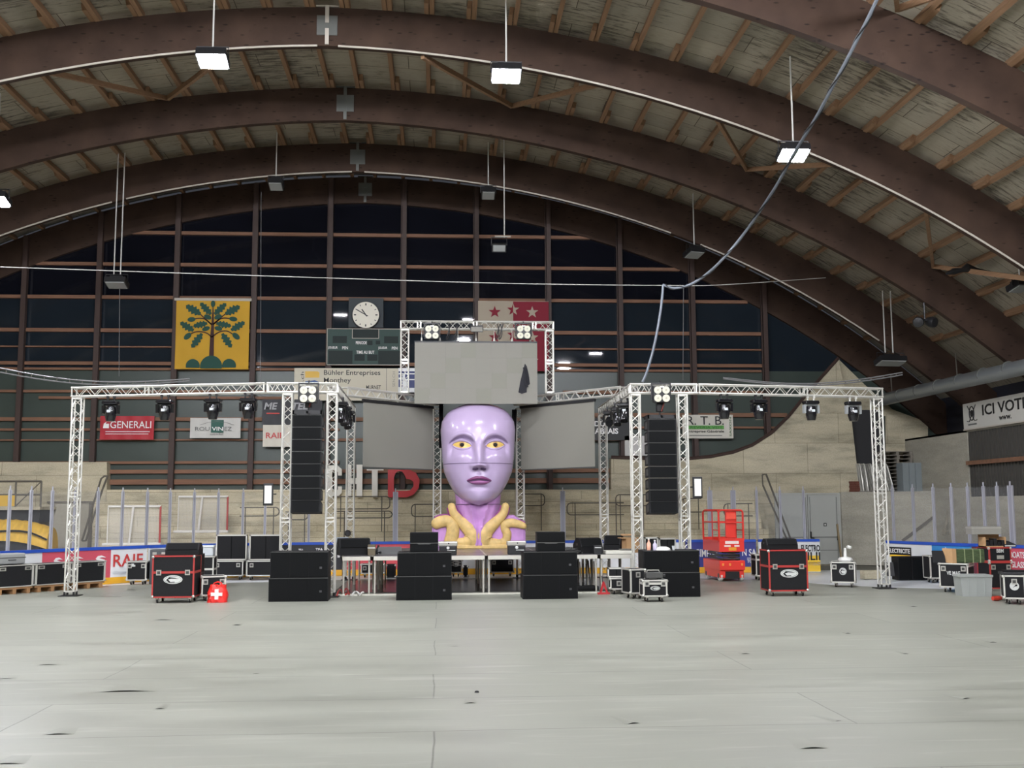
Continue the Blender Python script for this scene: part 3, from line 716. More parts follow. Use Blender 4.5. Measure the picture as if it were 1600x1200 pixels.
# ---------------------------------------------------------------- subwoofers
def sub(label, X, Y, z, w, h, d=.82, rz=0.0, three=True):
    t = thing('subwoofer', label, 'loudspeaker', (X, Y, z), rz, 'stacked subwoofers')
    MB().cbox(-w / 2, w / 2, 0, d, 0, h, .012).build('cabinet', M_black, t)
    for k in range(3):
        a = -w / 2 + .02 + k * (w - .04) / 3
        MB().box(a + .006, a + (w - .04) / 3 - .006, -.014, 0.0, .025, h - .03).build('grille', M_grille, t)
    MB().box(-w / 2 + .005, w / 2 - .005, -.012, .0, h - .018, h - .004).build('edge_strip', M_edge, t)
    MB().cbox(w / 2 - .22, w / 2 - .16, -.017, -.013, .22, .27, .001).build('badge', mat('dull_badge', (70, 70, 72), .4), t)
    return t
subs = ((420, 512, 862, 903, 940, 'far left stack of stage subwoofers', .02), (619, 706, 863, 900, 938, 'stack of subwoofers left of the purple head', 0), (816.5, 904, 862, 898, 936, 'stack of subwoofers right of the purple head', 0), (1004, 1096, 860, 894, 933, 'far right stack of stage subwoofers', -.02))
SUBTOP = []
for x0, x1, y0, ym, y1, lab, rz in subs:
    A = fl(x0, y1); B = fl(x1, y1); Y = (A.y + B.y) / 2; w = B.x - A.x
    z1 = at((x0 + x1) / 2, ym, Y).z; z2 = at((x0 + x1) / 2, y0, Y).z
    sub('lower box of the ' + lab, (A.x + B.x) / 2, Y, 0, w, z1, rz=rz)
    sub('upper box of the ' + lab, (A.x + B.x) / 2 + .01, Y + .02, z1, w - .03, z2 - z1, rz=rz)
    SUBTOP.append(((A.x + B.x) / 2, Y, z2))
# front-fill boxes on the two middle stacks
def fill(label, px0, px1, py0, pym, py1, st):
    X, Y, Z = st; a = xat(px0, Y + .2); b2 = xat(px1, Y + .2); w = b2 - a; h = .2
    for k, lab in enumerate(('lower', 'upper')):
        zz = Z + k * .235; hh = .235 if k == 0 else .26
        t = thing('small_speaker', lab + ' small black speaker ' + label, 'loudspeaker', ((a + b2) / 2, Y + .12 + .01 * k, zz), 0, 'small speakers on the subwoofers')
        MB().cbox(-w / 2, w / 2, 0, .42, .0, hh, .01).build('cabinet', M_black, t)
        MB().box(-w / 2 + .015, w / 2 - .015, -.012, 0, .015, hh - .02).build('grille', M_grille, t)
        if k == 0: MB().prism([(-w / 2, hh - .02), (-w * .25, hh - .02), (-w * .2, hh - .04), (w * .2, hh - .04), (w * .25, hh - .02), (w / 2, hh - .02), (w / 2, hh), (-w / 2, hh)], -.018, -.008).build('edge_strip', M_edge, t)
fill('on the subwoofers left of the purple head', 641, 685, 833, 850, 863, SUBTOP[1])
fill('on the subwoofers right of the purple head', 838, 882, 832, 850, 862, SUBTOP[2])
# ---------------------------------------------------------------- stage decks
M_top = mat('dark_stage_board', (92, 88, 90), 0.28, noise=.15, nscale=5)
M_leg = mat('deck_leg_aluminium', (208, 205, 194), .4, .35)
seams = [-2.62, -1.79, -.26, 1.27, 2.8, 4.33, 5.3]
ZD = 1.02
cols_n = ['first', 'second', 'third', 'fourth', 'fifth', 'sixth']; rows_n = ['front', 'middle', 'rear']
for i in range(6):
    for j in range(3):
        x0, x1 = seams[i], seams[i + 1]; y0 = 29.62 + 1.98 * j; y1 = y0 + 1.97; w = x1 - x0 - .01
        t = thing('stage_deck', '%s stage deck from the left in the %s row, on aluminium legs' % (cols_n[i], rows_n[j]), 'stage deck', ((x0 + x1) / 2, y0, 0), 0, 'stage decks')
        MB().box(-w / 2 + .02, w / 2 - .02, .02, y1 - y0 - .02, ZD - .03, ZD).build('deck_board', M_top, t)
        MB().box(-w / 2, w / 2, 0, .04, ZD - .11, ZD - .004).box(-w / 2, w / 2, y1 - y0 - .04, y1 - y0, ZD - .11, ZD - .004).box(-w / 2, -w / 2 + .04, 0, y1 - y0, ZD - .11, ZD - .004).box(w / 2 - .04, w / 2, 0, y1 - y0, ZD - .11, ZD - .004).build('deck_frame', M_leg, t)
        for sx in (-1, 1):
            for yy in (.09, y1 - y0 - .09):
                MB().tube((sx * (w / 2 - .07), yy, 0), (sx * (w / 2 - .07), yy, ZD - .04), .026, 8).build('leg', M_leg, t)
# dark matting on the floor under the stage
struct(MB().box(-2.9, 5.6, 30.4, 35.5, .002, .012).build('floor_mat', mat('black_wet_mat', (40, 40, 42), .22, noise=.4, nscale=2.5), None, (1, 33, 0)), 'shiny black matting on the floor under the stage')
struct(MB().box(-2.8, 5.5, 29.45, 29.58, .001, .035).build('floor_strip', mat('pale_strip', (200, 198, 186), .5), None, (1, 29.7, 0)), 'pale flat strip along the foot of the front stage legs')
# ================================================================== THE PURPLE HEAD
HY = 35.0                                              # centre plane of the sculpture
HX = at(747, 800, HY).x
def hz(yz): return (1140 - yz) / 224.0                 # 'yz' = height read on an enlargement; metres above the stage
M_purple = mat('purple_gloss', (186, 166, 200), 0.2, coat=.7, noise=.05, nscale=1.4)
M_pink = mat('pink_purple_paint', (192, 142, 200), 0.35, noise=.2, nscale=2.6)
M_gold = mat('gold_ochre_paint', (208, 176, 112), 0.5, noise=.22, nscale=6)
M_lip = mat('plum_lip_paint', (126, 66, 112), 0.3)
M_crease = mat('dark_seam', (84, 62, 92), 0.6)
prof = [(100, .03), (102, .2), (106, .33), (113, .46), (130, .67), (155, .88), (180, 1.01), (210, 1.1), (240, 1.17), (300, 1.205), (400, 1.18), (500, 1.155), (550, 1.125), (600, 1.09), (650, 1.0), (700, .89), (750, .75), (790, .59), (815, .43), (828, .27), (836, .05)]
pz = np.array([hz(p[0]) for p in prof])[::-1]; pw = np.array([p[1] for p in prof])[::-1]
def hw_(z): return float(np.interp(z, pz, pw))
def sst(a, b, x):
    t = min(1, max(0, (x - a) / (b - a))); return t * t * (3 - 2 * t)
def gs(x, s): return math.exp(-(x / s) ** 2)
def brow(x):
    a = abs(x); return 3.56 - 1.2 * (a - .52) ** 2 - (.9 * max(0, .3 - a) ** 2 if a < .3 else 0)
def feat(x, z):
    a = abs(x); d = 0.0
    # nose
    if z > 2.5: t = min(1, max(0, (3.5 - z) / (3.5 - 2.6)))
    else: t = 1
    hgt = (.02 + .36 * t ** 1.3) * sst(2.44, 2.60, z) * (1 - sst(3.3, 3.7, z))
    d += hgt * math.exp(-(a / (.085 + .085 * t)) ** 2.2)
    d += .16 * gs(a - .19, .085) * gs(z - 2.55, .11)
    # eye sockets under the brow edge
    zb = brow(x); u = zb - z; win = sst(.1, .24, a) * (1 - sst(.82, 1.02, a))
    d -= .21 * sst(0, .1, u) * (1 - sst(.3, .68, u)) * win
    d += .05 * gs(u + .04, .07) * win
    # cheeks, mouth mound, chin
    d += .05 * gs(a - .62, .3) * gs(z - 2.78, .22)
    d += .10 * gs(a, .42) * gs(z - 2.16, .26)
    d += .10 * gs(a, .26) * gs(z - 1.62, .2)
    d -= .05 * gs(a, .26) * gs(z - 1.9, .07)
    d -= .03 * gs(a, .05) * gs(z - 2.36, .08)
    d -= .03 * gs(a - .42, .1) * gs(z - 2.3, .2)
    return d
def depthf(z):
    if z > 3.4: return 1.03 * max(.0, 1 - ((z - 3.4) / 1.245) ** 2.3) ** .5 + .01
    return float(np.interp(z, [1.34, 1.5, 1.8, 2.3, 3.0, 3.4], [.62, .86, .96, 1.0, 1.02, 1.04]))
def depthb(z):
    if z > 3.4: return .98 * max(.0, 1 - ((z - 3.4) / 1.245) ** 2.3) ** .5 + .01
    return float(np.interp(z, [1.34, 1.6, 2.2, 3.0, 3.4], [.3, .5, .8, .96, .99]))
def yfront(x, z):
    w = max(.03, hw_(z)); q = min(1, abs(x) / w)
    return -depthf(z) * (1 - q ** 2.35) ** (1 / 2.1) - feat(x, z) * (1 - q ** 4)
head = thing('head_sculpture', 'giant bald purple head sculpture with yellow eyes on the stage', 'sculpture', (HX, HY, ZD))
zs = [float(z) for z in np.concatenate([np.linspace(1.355, 1.6, 24, endpoint=False), np.linspace(1.6, 4.2, 200, endpoint=False), np.linspace(4.2, 4.64, 40)])]
qs = [math.sin(PI / 2 * k / 70) * .62 + .38 * k / 70 for k in range(-70, 71)]
qs = [q / max(1e-9, abs(qs[-1])) for q in qs]
mb = MB(); vs = []; NB = 30; NR = len(qs) + NB
for z in zs:
    w = max(.02, hw_(z))
    for q in qs: vs.append((q * w, yfront(q * w, z), z))
    for k in range(NB):
        t = PI * (k + 1) / (NB + 1); vs.append((math.cos(t) * w, math.sin(t) ** .9 * depthb(z), z))
fs = []
for i in range(len(zs) - 1):
    for k in range(NR): fs.append((i * NR + k, i * NR + (k + 1) % NR, (i + 1) * NR + (k + 1) % NR, (i + 1) * NR + k))
mb.add(vs, fs, True); mb.add(vs[:NR], [tuple(range(NR))], True); mb.add(vs[-NR:], [tuple(range(NR))[::-1]], True)
ho = mb.build('face', M_purple, head); ho.data.set_sharp_from_angle(angle=PI)
def patch(name, m, outline_top, outline_bot, x0, x1, bulge, off=.012, n=36, rows=10, parent=head, ymin=None):
    vs = []
    for k in range(n + 1):
        x = x0 + (x1 - x0) * k / n
        for r in range(rows + 1):
            v = r / rows; z = outline_bot(x) + (outline_top(x) - outline_bot(x)) * v
            s = math.sin(PI * k / n) ** .7 * math.sin(PI * v) ** .6 if 0 < k < n else 0
            vs.append((x, yfront(x, z) - off - bulge * s, z))
    fs = [(k * (rows + 1) + r, (k + 1) * (rows + 1) + r, (k + 1) * (rows + 1) + r + 1, k * (rows + 1) + r + 1) for k in range(n) for r in range(rows)]
    nv = len(vs); vs2 = vs + [(x, y + .07, z) for x, y, z in vs]
    fs2 = fs + [tuple(i + nv for i in f[::-1]) for f in fs]
    ring = [k * (rows + 1) for k in range(n + 1)] + [n * (rows + 1) + r for r in range(1, rows + 1)] + [k * (rows + 1) + rows for k in range(n - 1, -1, -1)] + [r for r in range(rows - 1, 0, -1)]
    fs2 += [(ring[i], ring[(i + 1) % len(ring)], ring[(i + 1) % len(ring)] + nv, ring[i] + nv) for i in range(len(ring))]
    o = MB().add(vs2, fs2, True).build(name, m, parent); return o
# eyes: almond shape, lids, pupil
for s, cx in ((-1, -.53), (1, .515)):
    ez = 3.235; hwd = .30
    def tpz(x): u = (x - cx) / hwd; return ez + .15 * max(0, 1 - u * u) ** .8 + .02 * s * u
    def btz(x): u = (x - cx) / hwd; return ez - .12 * max(0, 1 - u * u) ** .9 + .02 * s * u
    e = patch('eye', mat('yellow_eye', (232, 196, 108), .25, coat=.5), tpz, btz, cx - hwd, cx + hwd, .035, off=.004)
    ey = yfront(cx, ez) - .041
    MB().lathe([(.068, ey - .012), (.066, ey - .022), (.0, ey - .026)], 20, Matrix.Translation((cx + .0, 0, ez + .01)), axis='y').build('pupil', mat('pupil_black', (26, 20, 18), .2), e)
    MB().lathe([(.1, ey - .004), (.098, ey - .014), (.0, ey - .017)], 22, Matrix.Translation((cx, 0, ez + .01)), axis='y').build('iris', mat('iris_ochre', (188, 142, 66), .3), e)
    up = [(cx - hwd - .03 + (2 * hwd + .06) * k / 24) for k in range(25)]
    lid = [(x, yfront(x, tpz(min(max(x, cx - hwd), cx + hwd))) - .03, tpz(min(max(x, cx - hwd), cx + hwd)) + .012) for x in up]
    MB().path(lid, [.016 + .04 * math.sin(PI * k / 24) for k in range(25)], 8).build('upper_eyelid', M_purple, head)
    lid = [(x, yfront(x, btz(min(max(x, cx - hwd), cx + hwd))) - .01, btz(min(max(x, cx - hwd), cx + hwd)) - .012) for x in up]
    MB().path(lid, [.01 + .034 * math.sin(PI * k / 24) for k in range(25)], 8).build('lower_eyelid', M_purple, head)
# nostrils and lips
for s in (-1, 1):
    x = s * .125
    MB().lathe([(0, -.04), (.06, -.025), (.075, 0), (.06, .025), (0, .04)], 14, Matrix.Translation((x, yfront(x, 2.475) - .005, 2.475)) @ Matrix.Scale(1.25, 4, (1, 0, 0))).build('nostril', mat('nostril_dark', (72, 50, 84), .6), head)
ML = .385
def lt(x): a = abs(x) / ML; return 2.155 + .125 * max(0, 1 - a ** 1.6) - .03 * gs(x, .06) - .02 * a
def lm(x): a = abs(x) / ML; return 2.135 + .012 * math.cos(a * PI) - .02 * a
def lb(x): a = abs(x) / ML; return 2.11 - .125 * max(0, 1 - a ** 2.2) - .01 * a
patch('upper_lip', M_lip, lt, lm, -ML, ML, .07, off=.01)
patch('lower_lip', mat('pale_plum_lip_paint', (160, 100, 150), .3), lambda x: lm(x) - .018, lb, -ML * .93, ML * .93, .075, off=.01)
MB().path([(x, yfront(x, lm(x)) - .035, lm(x) - .008) for x in [-ML * .96 + 2 * ML * .96 * k / 24 for k in range(25)]], .014, 6).build('mouth_line', M_crease, head)
# joint of the two head halves
zsm = 2.655
MB().path([(q * hw_(zsm), yfront(q * hw_(zsm), zsm) - .001, zsm) for q in qs[2:-2]], .009, 6).build('seam', M_crease, head)
# neck with two tendons, and the joint
nk = MB(); vs = []; N2 = 60
nzs = [float(z) for z in np.linspace(0.1, 1.9, 40)]
for z in nzs:
    w = float(np.interp(z, [.1, .6, 1.0, 1.4, 1.8, 1.95], [.5, .6, .66, .71, .74, .7]))
    for k in range(N2):
        t = 2 * PI * k / N2; x = w * math.cos(t); y = .52 * math.sin(t)
        if y < 0:
            tx = .06 + .26 * max(0, (z - .55)) / .9
            y -= .09 * gs(abs(x) - tx, .07) - .05 * gs(x, .08) * sst(.6, .9, z) + .05 * gs(abs(x) - tx - .22, .1)
        vs.append((x, y + .05, z))
nk.add(vs, [(i * N2 + k, i * N2 + (k + 1) % N2, (i + 1) * N2 + (k + 1) % N2, (i + 1) * N2 + k) for i in range(39) for k in range(N2)], True)
nk.build('neck', M_pink, head)
MB().path([(.7 * math.cos(t), .05 - .62 * abs(math.sin(t)), 1.385) for t in [PI + PI * k / 30 for k in range(31)]], .008, 6).build('seam', M_crease, head)
# shoulders
def zx(pts): return [((x - 402) / 224.0, hz(y)) for x, y in pts]
sh = zx([(76, 1140), (74, 1000), (90, 965), (150, 935), (215, 930), (262, 960), (300, 1010), (402, 1050), (500, 1010), (560, 950), (610, 910), (650, 905), (690, 930), (736, 975), (736, 1140)])
bm = bmesh.new()
o = MB().prism(sh[::-1], -.36, .42).build('shoulders', M_pink, head)
bm.from_mesh(o.data); bmesh.ops.bevel(bm, geom=[e for e in bm.edges if len(e.link_faces) == 2 and e.calc_face_angle() > .9], offset=.06, segments=3, affect='EDGES'); bm.to_mesh(o.data); bm.free()
def smooth(pts, n=8):
    out = []; P = [Vector((*p, 0)) for p in pts]
    for i in range(len(P) - 1):
        a, b, c, d = P[max(0, i - 1)], P[i], P[i + 1], P[min(len(P) - 1, i + 2)]
        for k in range(n):
            t = k / n; out.append(.5 * ((2 * b) + (c - a) * t + (2 * a - 5 * b + 4 * c - d) * t * t + (3 * b - a - 3 * c + d) * t ** 3))
    return [(p.x, p.y) for p in out] + [pts[-1]]
def scroll(pts, rad, y=-.40, outline=False):
    P = smooth(zx(pts)); R_ = np.interp(np.linspace(0, 1, len(P)), np.linspace(0, 1, len(rad)), rad)
    ol = MB().path([(x, 0, z) for x, z in P], [float(r) / 200 + .045 for r in R_], 10); ol.v = [(vx, y + .13 + vy * .4, max(.004, vz)) for vx, vy, vz in ol.v]
    ol.build('painted_outline', mat('magenta_outline', (142, 70, 128), .5), head)
    mb = MB().path([(x, 0, z) for x, z in P], [float(r) / 200 for r in R_], 14)
    mb.v = [(vx, y + vy * .6, max(.005, vz)) for vx, vy, vz in mb.v]
    for e, r in ((P[0], R_[0]), (P[-1], R_[-1])):
        r = float(r) / 200
        mb.lathe([(0, -r), (r * .5, -r * .87), (r * .87, -r * .5), (r, 0), (r * .87, r * .5), (r * .5, r * .87), (0, r)], 12, Matrix.Translation((e[0], y, e[1])) @ Matrix.Scale(.6, 4, (0, 1, 0)))
    mb.v = [(vx, vy, max(.005, vz)) for vx, vy, vz in mb.v]
    return mb.build('collar_scroll', M_gold, head)
scroll([(212, 845), (226, 890), (262, 935), (308, 980), (360, 1035), (352, 1080), (300, 1100), (262, 1095)], [24, 26, 30, 38, 54, 54, 36, 28])
scroll([(108, 962), (140, 950), (185, 948), (218, 985), (218, 1040), (205, 1090), (200, 1130)], [36, 38, 36, 40, 42, 42, 40])
scroll([(592, 845), (580, 890), (545, 935), (495, 980), (444, 1032), (446, 1078), (475, 1105), (540, 1108)], [24, 26, 30, 38, 54, 54, 40, 30])
scroll([(540, 1108), (592, 1085), (604, 1040), (588, 1000), (596, 972), (640, 962), (700, 975), (722, 985)], [24, 26, 28, 26, 30, 28, 24, 20])
MB().cbox((250 - 402) / 224, (612 - 402) / 224, -.52, .3, 0, .13, .03).build('collar_base', M_gold, head)
# ================================================================== CASES AND GEAR ON THE FLOOR
M_caseb = mat('black_case_board', (26, 26, 28), 0.65, spec=.25, noise=.12, nscale=25)
M_red = mat('red_case_trim', (168, 52, 48), 0.45)
M_silver = mat('silver_hardware', (188, 186, 178), 0.35, .6)
M_wheel = mat('castor_rubber', (24, 24, 25), 0.6)
M_logo = mat('pale_logo', (208, 210, 206), 0.5)
def flight_case(label, px0, px1, pyb, pyt, d=.7, trim=None, split=.35, rz=0.0, logo=None, latches=2, wheels=True, Y=None, z0=0.0, cat='flight case', group='flight cases', open_side=False, lid=None):
    """front edge from px0 to px1; pyb is where the wheels touch the ground, pyt the top of the front"""
    trim = trim or M_alu
    if Y is None: Y = fl((px0 + px1) / 2, pyb).y
    a, b = at(px0, 880, Y).x, at(px1, 880, Y).x; w = (b - a) / max(.3, math.cos(rz)); zt = at((px0 + px1) / 2, pyt, Y).z - z0
    t = thing('flight_case', label, cat, ((a + b) / 2, Y, z0), rz, group)
    wb = .13 if wheels else .0; e = .035; h = zt
    MB().box(-w / 2 + .008, w / 2 - .008, .008, d - .008, wb + .008, h - .008).build('body', M_caseb, t)
    tr = MB()
    for z in (wb, h - e): tr.box(-w / 2, w / 2, -.004, e, z, z + e).box(-w / 2, w / 2, d - e, d, z, z + e).box(-w / 2, -w / 2 + e, e, d - e, z, z + e).box(w / 2 - e, w / 2, e, d - e, z, z + e)
    for x in (-w / 2, w / 2 - e): tr.box(x, x + e, -.005, e, wb, h).box(x, x + e, d - e, d + .002, wb, h)
    zs_ = h - (h - wb) * split
    if split: tr.box(-w / 2, w / 2, -.006, .02, zs_ - .028, zs_ + .028).box(-w / 2 - .003, -w / 2 + .02, 0, d, zs_ - .028, zs_ + .028).box(w / 2 - .02, w / 2 + .003, 0, d, zs_ - .028, zs_ + .028)
    tr.build('edge_trim', trim, t)
    for x in (-w / 2, w / 2):
        for z in (wb + .03, h - .03):
            MB().lathe([(0, -.04), (.03, -.03), (.042, 0), (.03, .03), (0, .04)], 8, Matrix.Translation((x * .97, .02, z))).build('ball_corner', M_silver, t)
    for k in range(latches):
        x = (-w / 2 + .16 * w + (w - .32 * w) * k / max(1, latches - 1)) if latches > 1 else 0
        zl = zs_ if split else h - .14
        la = MB().box(x - .06, x + .06, -.014, -.004, zl - .07, zl + .06).build('latch', M_silver, t)
        MB().box(x - .035, x + .035, -.02, -.014, zl - .04, zl + .03).build('latch_dish', M_edge, la)
    if wheels:
        for sx in (-1, 1):
            for y in (.12, d - .12):
                x = sx * (w / 2 - .12)
                wheel = MB().lathe([(.02, -.02), (.048, -.018), (.05, 0), (.048, .018), (.02, .02)], 14, Matrix.Translation((x, y, .05)), axis='x')
                c = wheel.build('castor', M_wheel, t)
                MB().box(x - .03, x + .03, y - .05, y + .03, .09, .131).box(x - .032, x - .024, y - .03, y + .03, .045, .1).box(x + .024, x + .032, y - .03, y + .03, .045, .1).build('castor_fork', M_silver, c)
    if logo:
        kind, lx, lz, lw, lh = logo; lz = wb + (h - wb) * lz
        if kind == 'oval':
            pts = [(lx + lw / 2 * math.cos(k * PI / 18), lz + lh / 2 * math.sin(k * PI / 18)) for k in range(36)]
            L_ = MB().prism(pts, -.0065, .004).build('logo_oval', M_logo, t)
            pts2 = [(lx + lw * .44 * math.cos(k * PI / 18), lz + lh * .40 * math.sin(k * PI / 18)) for k in range(36)]
            m2 = MB().path([(x, -.0075, z) for x, z in pts2], .004, 4, closed=True)
            m2.prism([(lx - lw * .36, lz - lh * .05), (lx - lw * .2, lz + lh * .28), (lx + lw * .12, lz + lh * .2), (lx + lw * .36, lz + lh * .06), (lx + lw * .2, lz + lh * .1), (lx - lw * .08, lz + .12 * lh), (lx - lw * .25, lz + lh * .02), (lx - lw * .14, lz - lh * .26), (lx + .1 * lw, lz - lh * .24), (lx + .1 * lw, lz - lh * .32), (lx - lw * .2, lz - lh * .34)], -.009, -.006)
            m2.build('logo_mark', M_black, L_)
        elif kind == 'round':
            pts = [(lx + lw / 2 * math.cos(k * PI / 14), lz + lh / 2 * math.sin(k * PI / 14)) for k in range(28)]
            L_ = MB().prism(pts, -.0065, .004).build('logo_disc', M_logo, t)
            MB().prism([(lx - lw * .2, lz - lh * .25), (lx + lw * .25, lz + .3 * lh), (lx + lw * .33, lz), (lx + .05 * lw, lz - .05 * lh)], -.009, -.006).build('logo_mark', M_caseb, L_)
        else:
            text(kind, M_logo, t, lx - lw / 2, lz - lh / 2, lw, lh, y=-.008, bold=.02)
    if open_side:
        MB().box(w / 2 + .001, w / 2 + .006, .08, d - .08, wb + .06, h - .14).build('open_inside', mat('case_inside_black', (14, 14, 16), .8), t)
        MB().box(w / 2 - .02, w / 2 + .02, .02, d - .02, h - .1, h - .05).build('inner_bar', M_alu, t)
    if lid:                                            # lid standing open behind the case
        ld = MB().box(-w / 2, w / 2, d + .0, d + .2, h - .02, h + lid).build('open_lid', M_caseb, t)
        m2 = MB().box(-w / 2 - .01, w / 2 + .01, d - .012, d + .02, h + lid - .04, h + lid + .005).box(-w / 2 - .01, -w / 2 + .03, d - .012, d + .02, h, h + lid).box(w / 2 - .03, w / 2 + .01, d - .012, d + .02, h, h + lid).box(-w / 2, w / 2, d - .012, d + .02, h - .01, h + .03)
        m2.build('lid_trim', trim, ld)
        MB().box(-.012, .012, d - .012, d + .0, h + .03, h + lid - .04).build('lid_seam', M_grille, ld)
    t['w'] = w; t['h'] = h; t['d'] = d
    return t
def wedge(label, X, Y, z, w, h, d, rz=0.0, cat='loudspeaker', group='wedge monitors'):
    t = thing('wedge_monitor', label, cat, (X, Y, z), rz, group)
    poly = [(0, .0), (d, 0), (d, h * .55), (d * .62, h), (d * .22, h * .96), (0, h * .42)]
    MB().prismx(poly, -w / 2, w / 2).build('cabinet', M_black, t)
    q = MB(); a, b = Vector((0, 0, 0)), 0
    y0, z0, y1, z1 = -.004, h * .44, d * .215, h * .95
    q.add([(-w / 2 + .04, y0 - .012, z0 + .01), (w / 2 - .04, y0 - .012, z0 + .01), (w / 2 - .04, y1 - .012, z1), (-w / 2 + .04, y1 - .012, z1), (-w / 2 + .04, y0 + .02, z0), (w / 2 - .04, y0 + .02, z0), (w / 2 - .04, y1 + .02, z1 - .02), (-w / 2 + .04, y1 + .02, z1 - .02)], [(0, 1, 2, 3), (7, 6, 5, 4), (0, 4, 5, 1), (1, 5, 6, 2), (2, 6, 7, 3), (3, 7, 4, 0)])
    q.build('grille', M_grille, t)
    for s in (-1, 1): MB().box(s * (w / 2) - .012, s * (w / 2) + .012, d * .35, d * .6, h * .5, h * .66).build('handle', mat('handle_black', (18, 18, 19), .4), t)
    return t
# --- left side
c = flight_case('tall black flight case with red edges and an oval logo, left of the stage', 238, 304, 942.5, 868, d=.78, trim=M_red, split=.40, logo=('oval', -.0, .43, .46, .21))
p = c.location
wedge('black wedge speaker lying on the left red-edged case', p.x + .17, p.y + .12, c['h'], .82, .3, .5)
cb = flight_case('plain black case close behind the left red-edged case', 266, 312, 935, 866, d=.6, split=.5, trim=M_dark, latches=0)
c3 = flight_case('half-height black flight case behind the red bag with a white cross', 317, 353, 939, 900, d=.6, rz=.3, split=0, latches=2)
# red bag with cross
P = fl(340, 941); t = thing('bag', 'bright red plastic bag with a white cross on the floor', 'bag', (P.x, P.y, 0))
M_bag = mat('red_bag', (226, 46, 40), .35, bump=.5, nscale=9)
bg = bmesh.new(); bmesh.ops.create_cube(bg, size=1); bmesh.ops.subdivide_edges(bg, edges=bg.edges, cuts=7, use_grid_fill=True)
for v in bg.verts:
    x, y, z = v.co; z01 = z + .5; f_ = 1 - .22 * z01 ** 3
    n_ = math.sin(x * 17 + z * 9) * .012 + math.sin(y * 13 + z * 21 + x * 5) * .012
    r = (abs(2 * x) ** 4 + abs(2 * y) ** 4) ** .25 or 1; k = min(1, 1 / max(1e-6, (abs(2 * x) ** 3 + abs(2 * y) ** 3) ** (1 / 3))) if r > .99 else 1
    v.co = Vector((x * .48 * f_ * k + n_, y * .3 * f_ * k + n_, z01 * .42 + n_ * (1 if z01 > .1 else 0) + .002))
bg.verts.index_update()
mb = MB(); mb.add([v.co for v in bg.verts], [[v.index for v in f.verts] for f in bg.faces], True); bg.free()
mb.build('bag_body', M_bag, t)
MB().box(-.045, .045, -.165, -.12, .08, .33).box(-.14, .14, -.164, -.12, .165, .245).build('white_cross', mat('cross_white', (240, 225, 220), .4), t)
MB().path([(-.1, -.02, .38), (-.09, -.02, .47), (0, -.02, .5), (.09, -.02, .47), (.1, -.02, .38)], .018, 6).build('bag_handle', M_bag, t)
ce = flight_case('narrow black case with aluminium edges behind the red bag', 311, 334, 917, 869, d=.5, split=.5, latches=0)
q = ce.location
t = thing('plastic_box', 'pale grey plastic box on the narrow black case', 'box', (q.x - .05, q.y + .08, ce['h']))
MB().cbox(-.22, .22, 0, .36, 0, .26, .03).build('box_body', mat('pale_grey_plastic', (196, 202, 206), .4), t); MB().cbox(-.24, .24, -.02, .38, .26, .31, .015).build('box_lid', mat('pale_white_plastic', (226, 228, 228), .4), t)
flight_case('left of two open cases in front of the white rink boards', 332, 380, 906.5, 876, d=.55, split=0, latches=2, lid=.82)
flight_case('right of two open cases in front of the white rink boards', 385, 436, 906.5, 876, d=.55, split=0, latches=2, lid=.82)
cI = flight_case('small black flight case with a white mark before the white lettered rink board', 198, 229, 914, 877, d=.5, split=.0, latches=2)
MB().box(-.2, -.04, -.006, .004, cI['h'] - .16, cI['h'] - .11).box(-.16, -.08, -.006, .004, cI['h'] - .11, cI['h'] - .07).build('stencil_mark', M_logo, cI)
q = cI.location
t = thing('storage_box', 'dark grey storage box behind the small white-marked flight case', 'box', (q.x + .62, q.y + .25, 0))
MB().cbox(-.3, .3, 0, .5, .0, 1.06, .02).build('box_body', mat('dark_grey_box', (72, 75, 78), .5), t)
for x in (-.15, .12): MB().box(x - .06, x + .06, -.015, 0, .9, .98).build('latch', M_silver, t)
# row of four cases along the boards at far left
rowp = [(-12.35, 30.55), (-11.65, 31.5), (-10.95, 32.45), (-10.25, 33.4)]
labs = ['low black flight case cut by the left edge of the picture', 'second low black flight case from the left edge', 'low black flight case partly behind the outer left tower', 'low black flight case right of the outer left tower, end of the row']
dirr = math.atan2(.92, .7)
for (x, y), lab in zip(rowp, labs):
    t = flight_case(lab, 0, 40, 915, 880, d=.55, split=0, latches=2, wheels=False, Y=31, group='low cases on a wooden dolly')
    bpy.context.view_layer.update()
    t.location = (x, y - .28, .19); t.rotation_euler = (0, 0, dirr)
    t.scale = (1.0 / t['w'] * 1.12, 1, .60 / t['h'])
for (x, y), lab in zip(rowp, labs):
    pal = thing('wooden_dolly', 'wooden dolly under ' + ['the low case at the left edge', 'the second low case from the left edge', 'the low case behind the outer left tower', 'the last low case of the row'][labs.index(lab)], 'dolly', (x, y - .28, 0), dirr, 'wooden dollies')
    MB().box(-.55, .55, .02, .5, .13, .185).build('deck_board', mat('dolly_wood', (150, 112, 74), .7, noise=.2, nscale=6), pal)
    for sx in (-.42, 0, .42): MB().box(sx - .05, sx + .05, .0, .52, 0.002, .13).build('bearer', MATS['dolly_wood'], pal)
t = thing('soft_bag', 'slumped black bag on the low cases at the far left', 'bag', (-12.55, 30.65, .80), .9)
MB().lathe([(.0, 0), (.33, .02), (.36, .12), (.28, .25), (.12, .32), (0, .33)], 14).build('bag_body', M_black, t)
t = thing('equipment_case', 'grey plastic equipment case on the low cases at the far left', 'case', (-11.85, 31.45, .80), dirr)
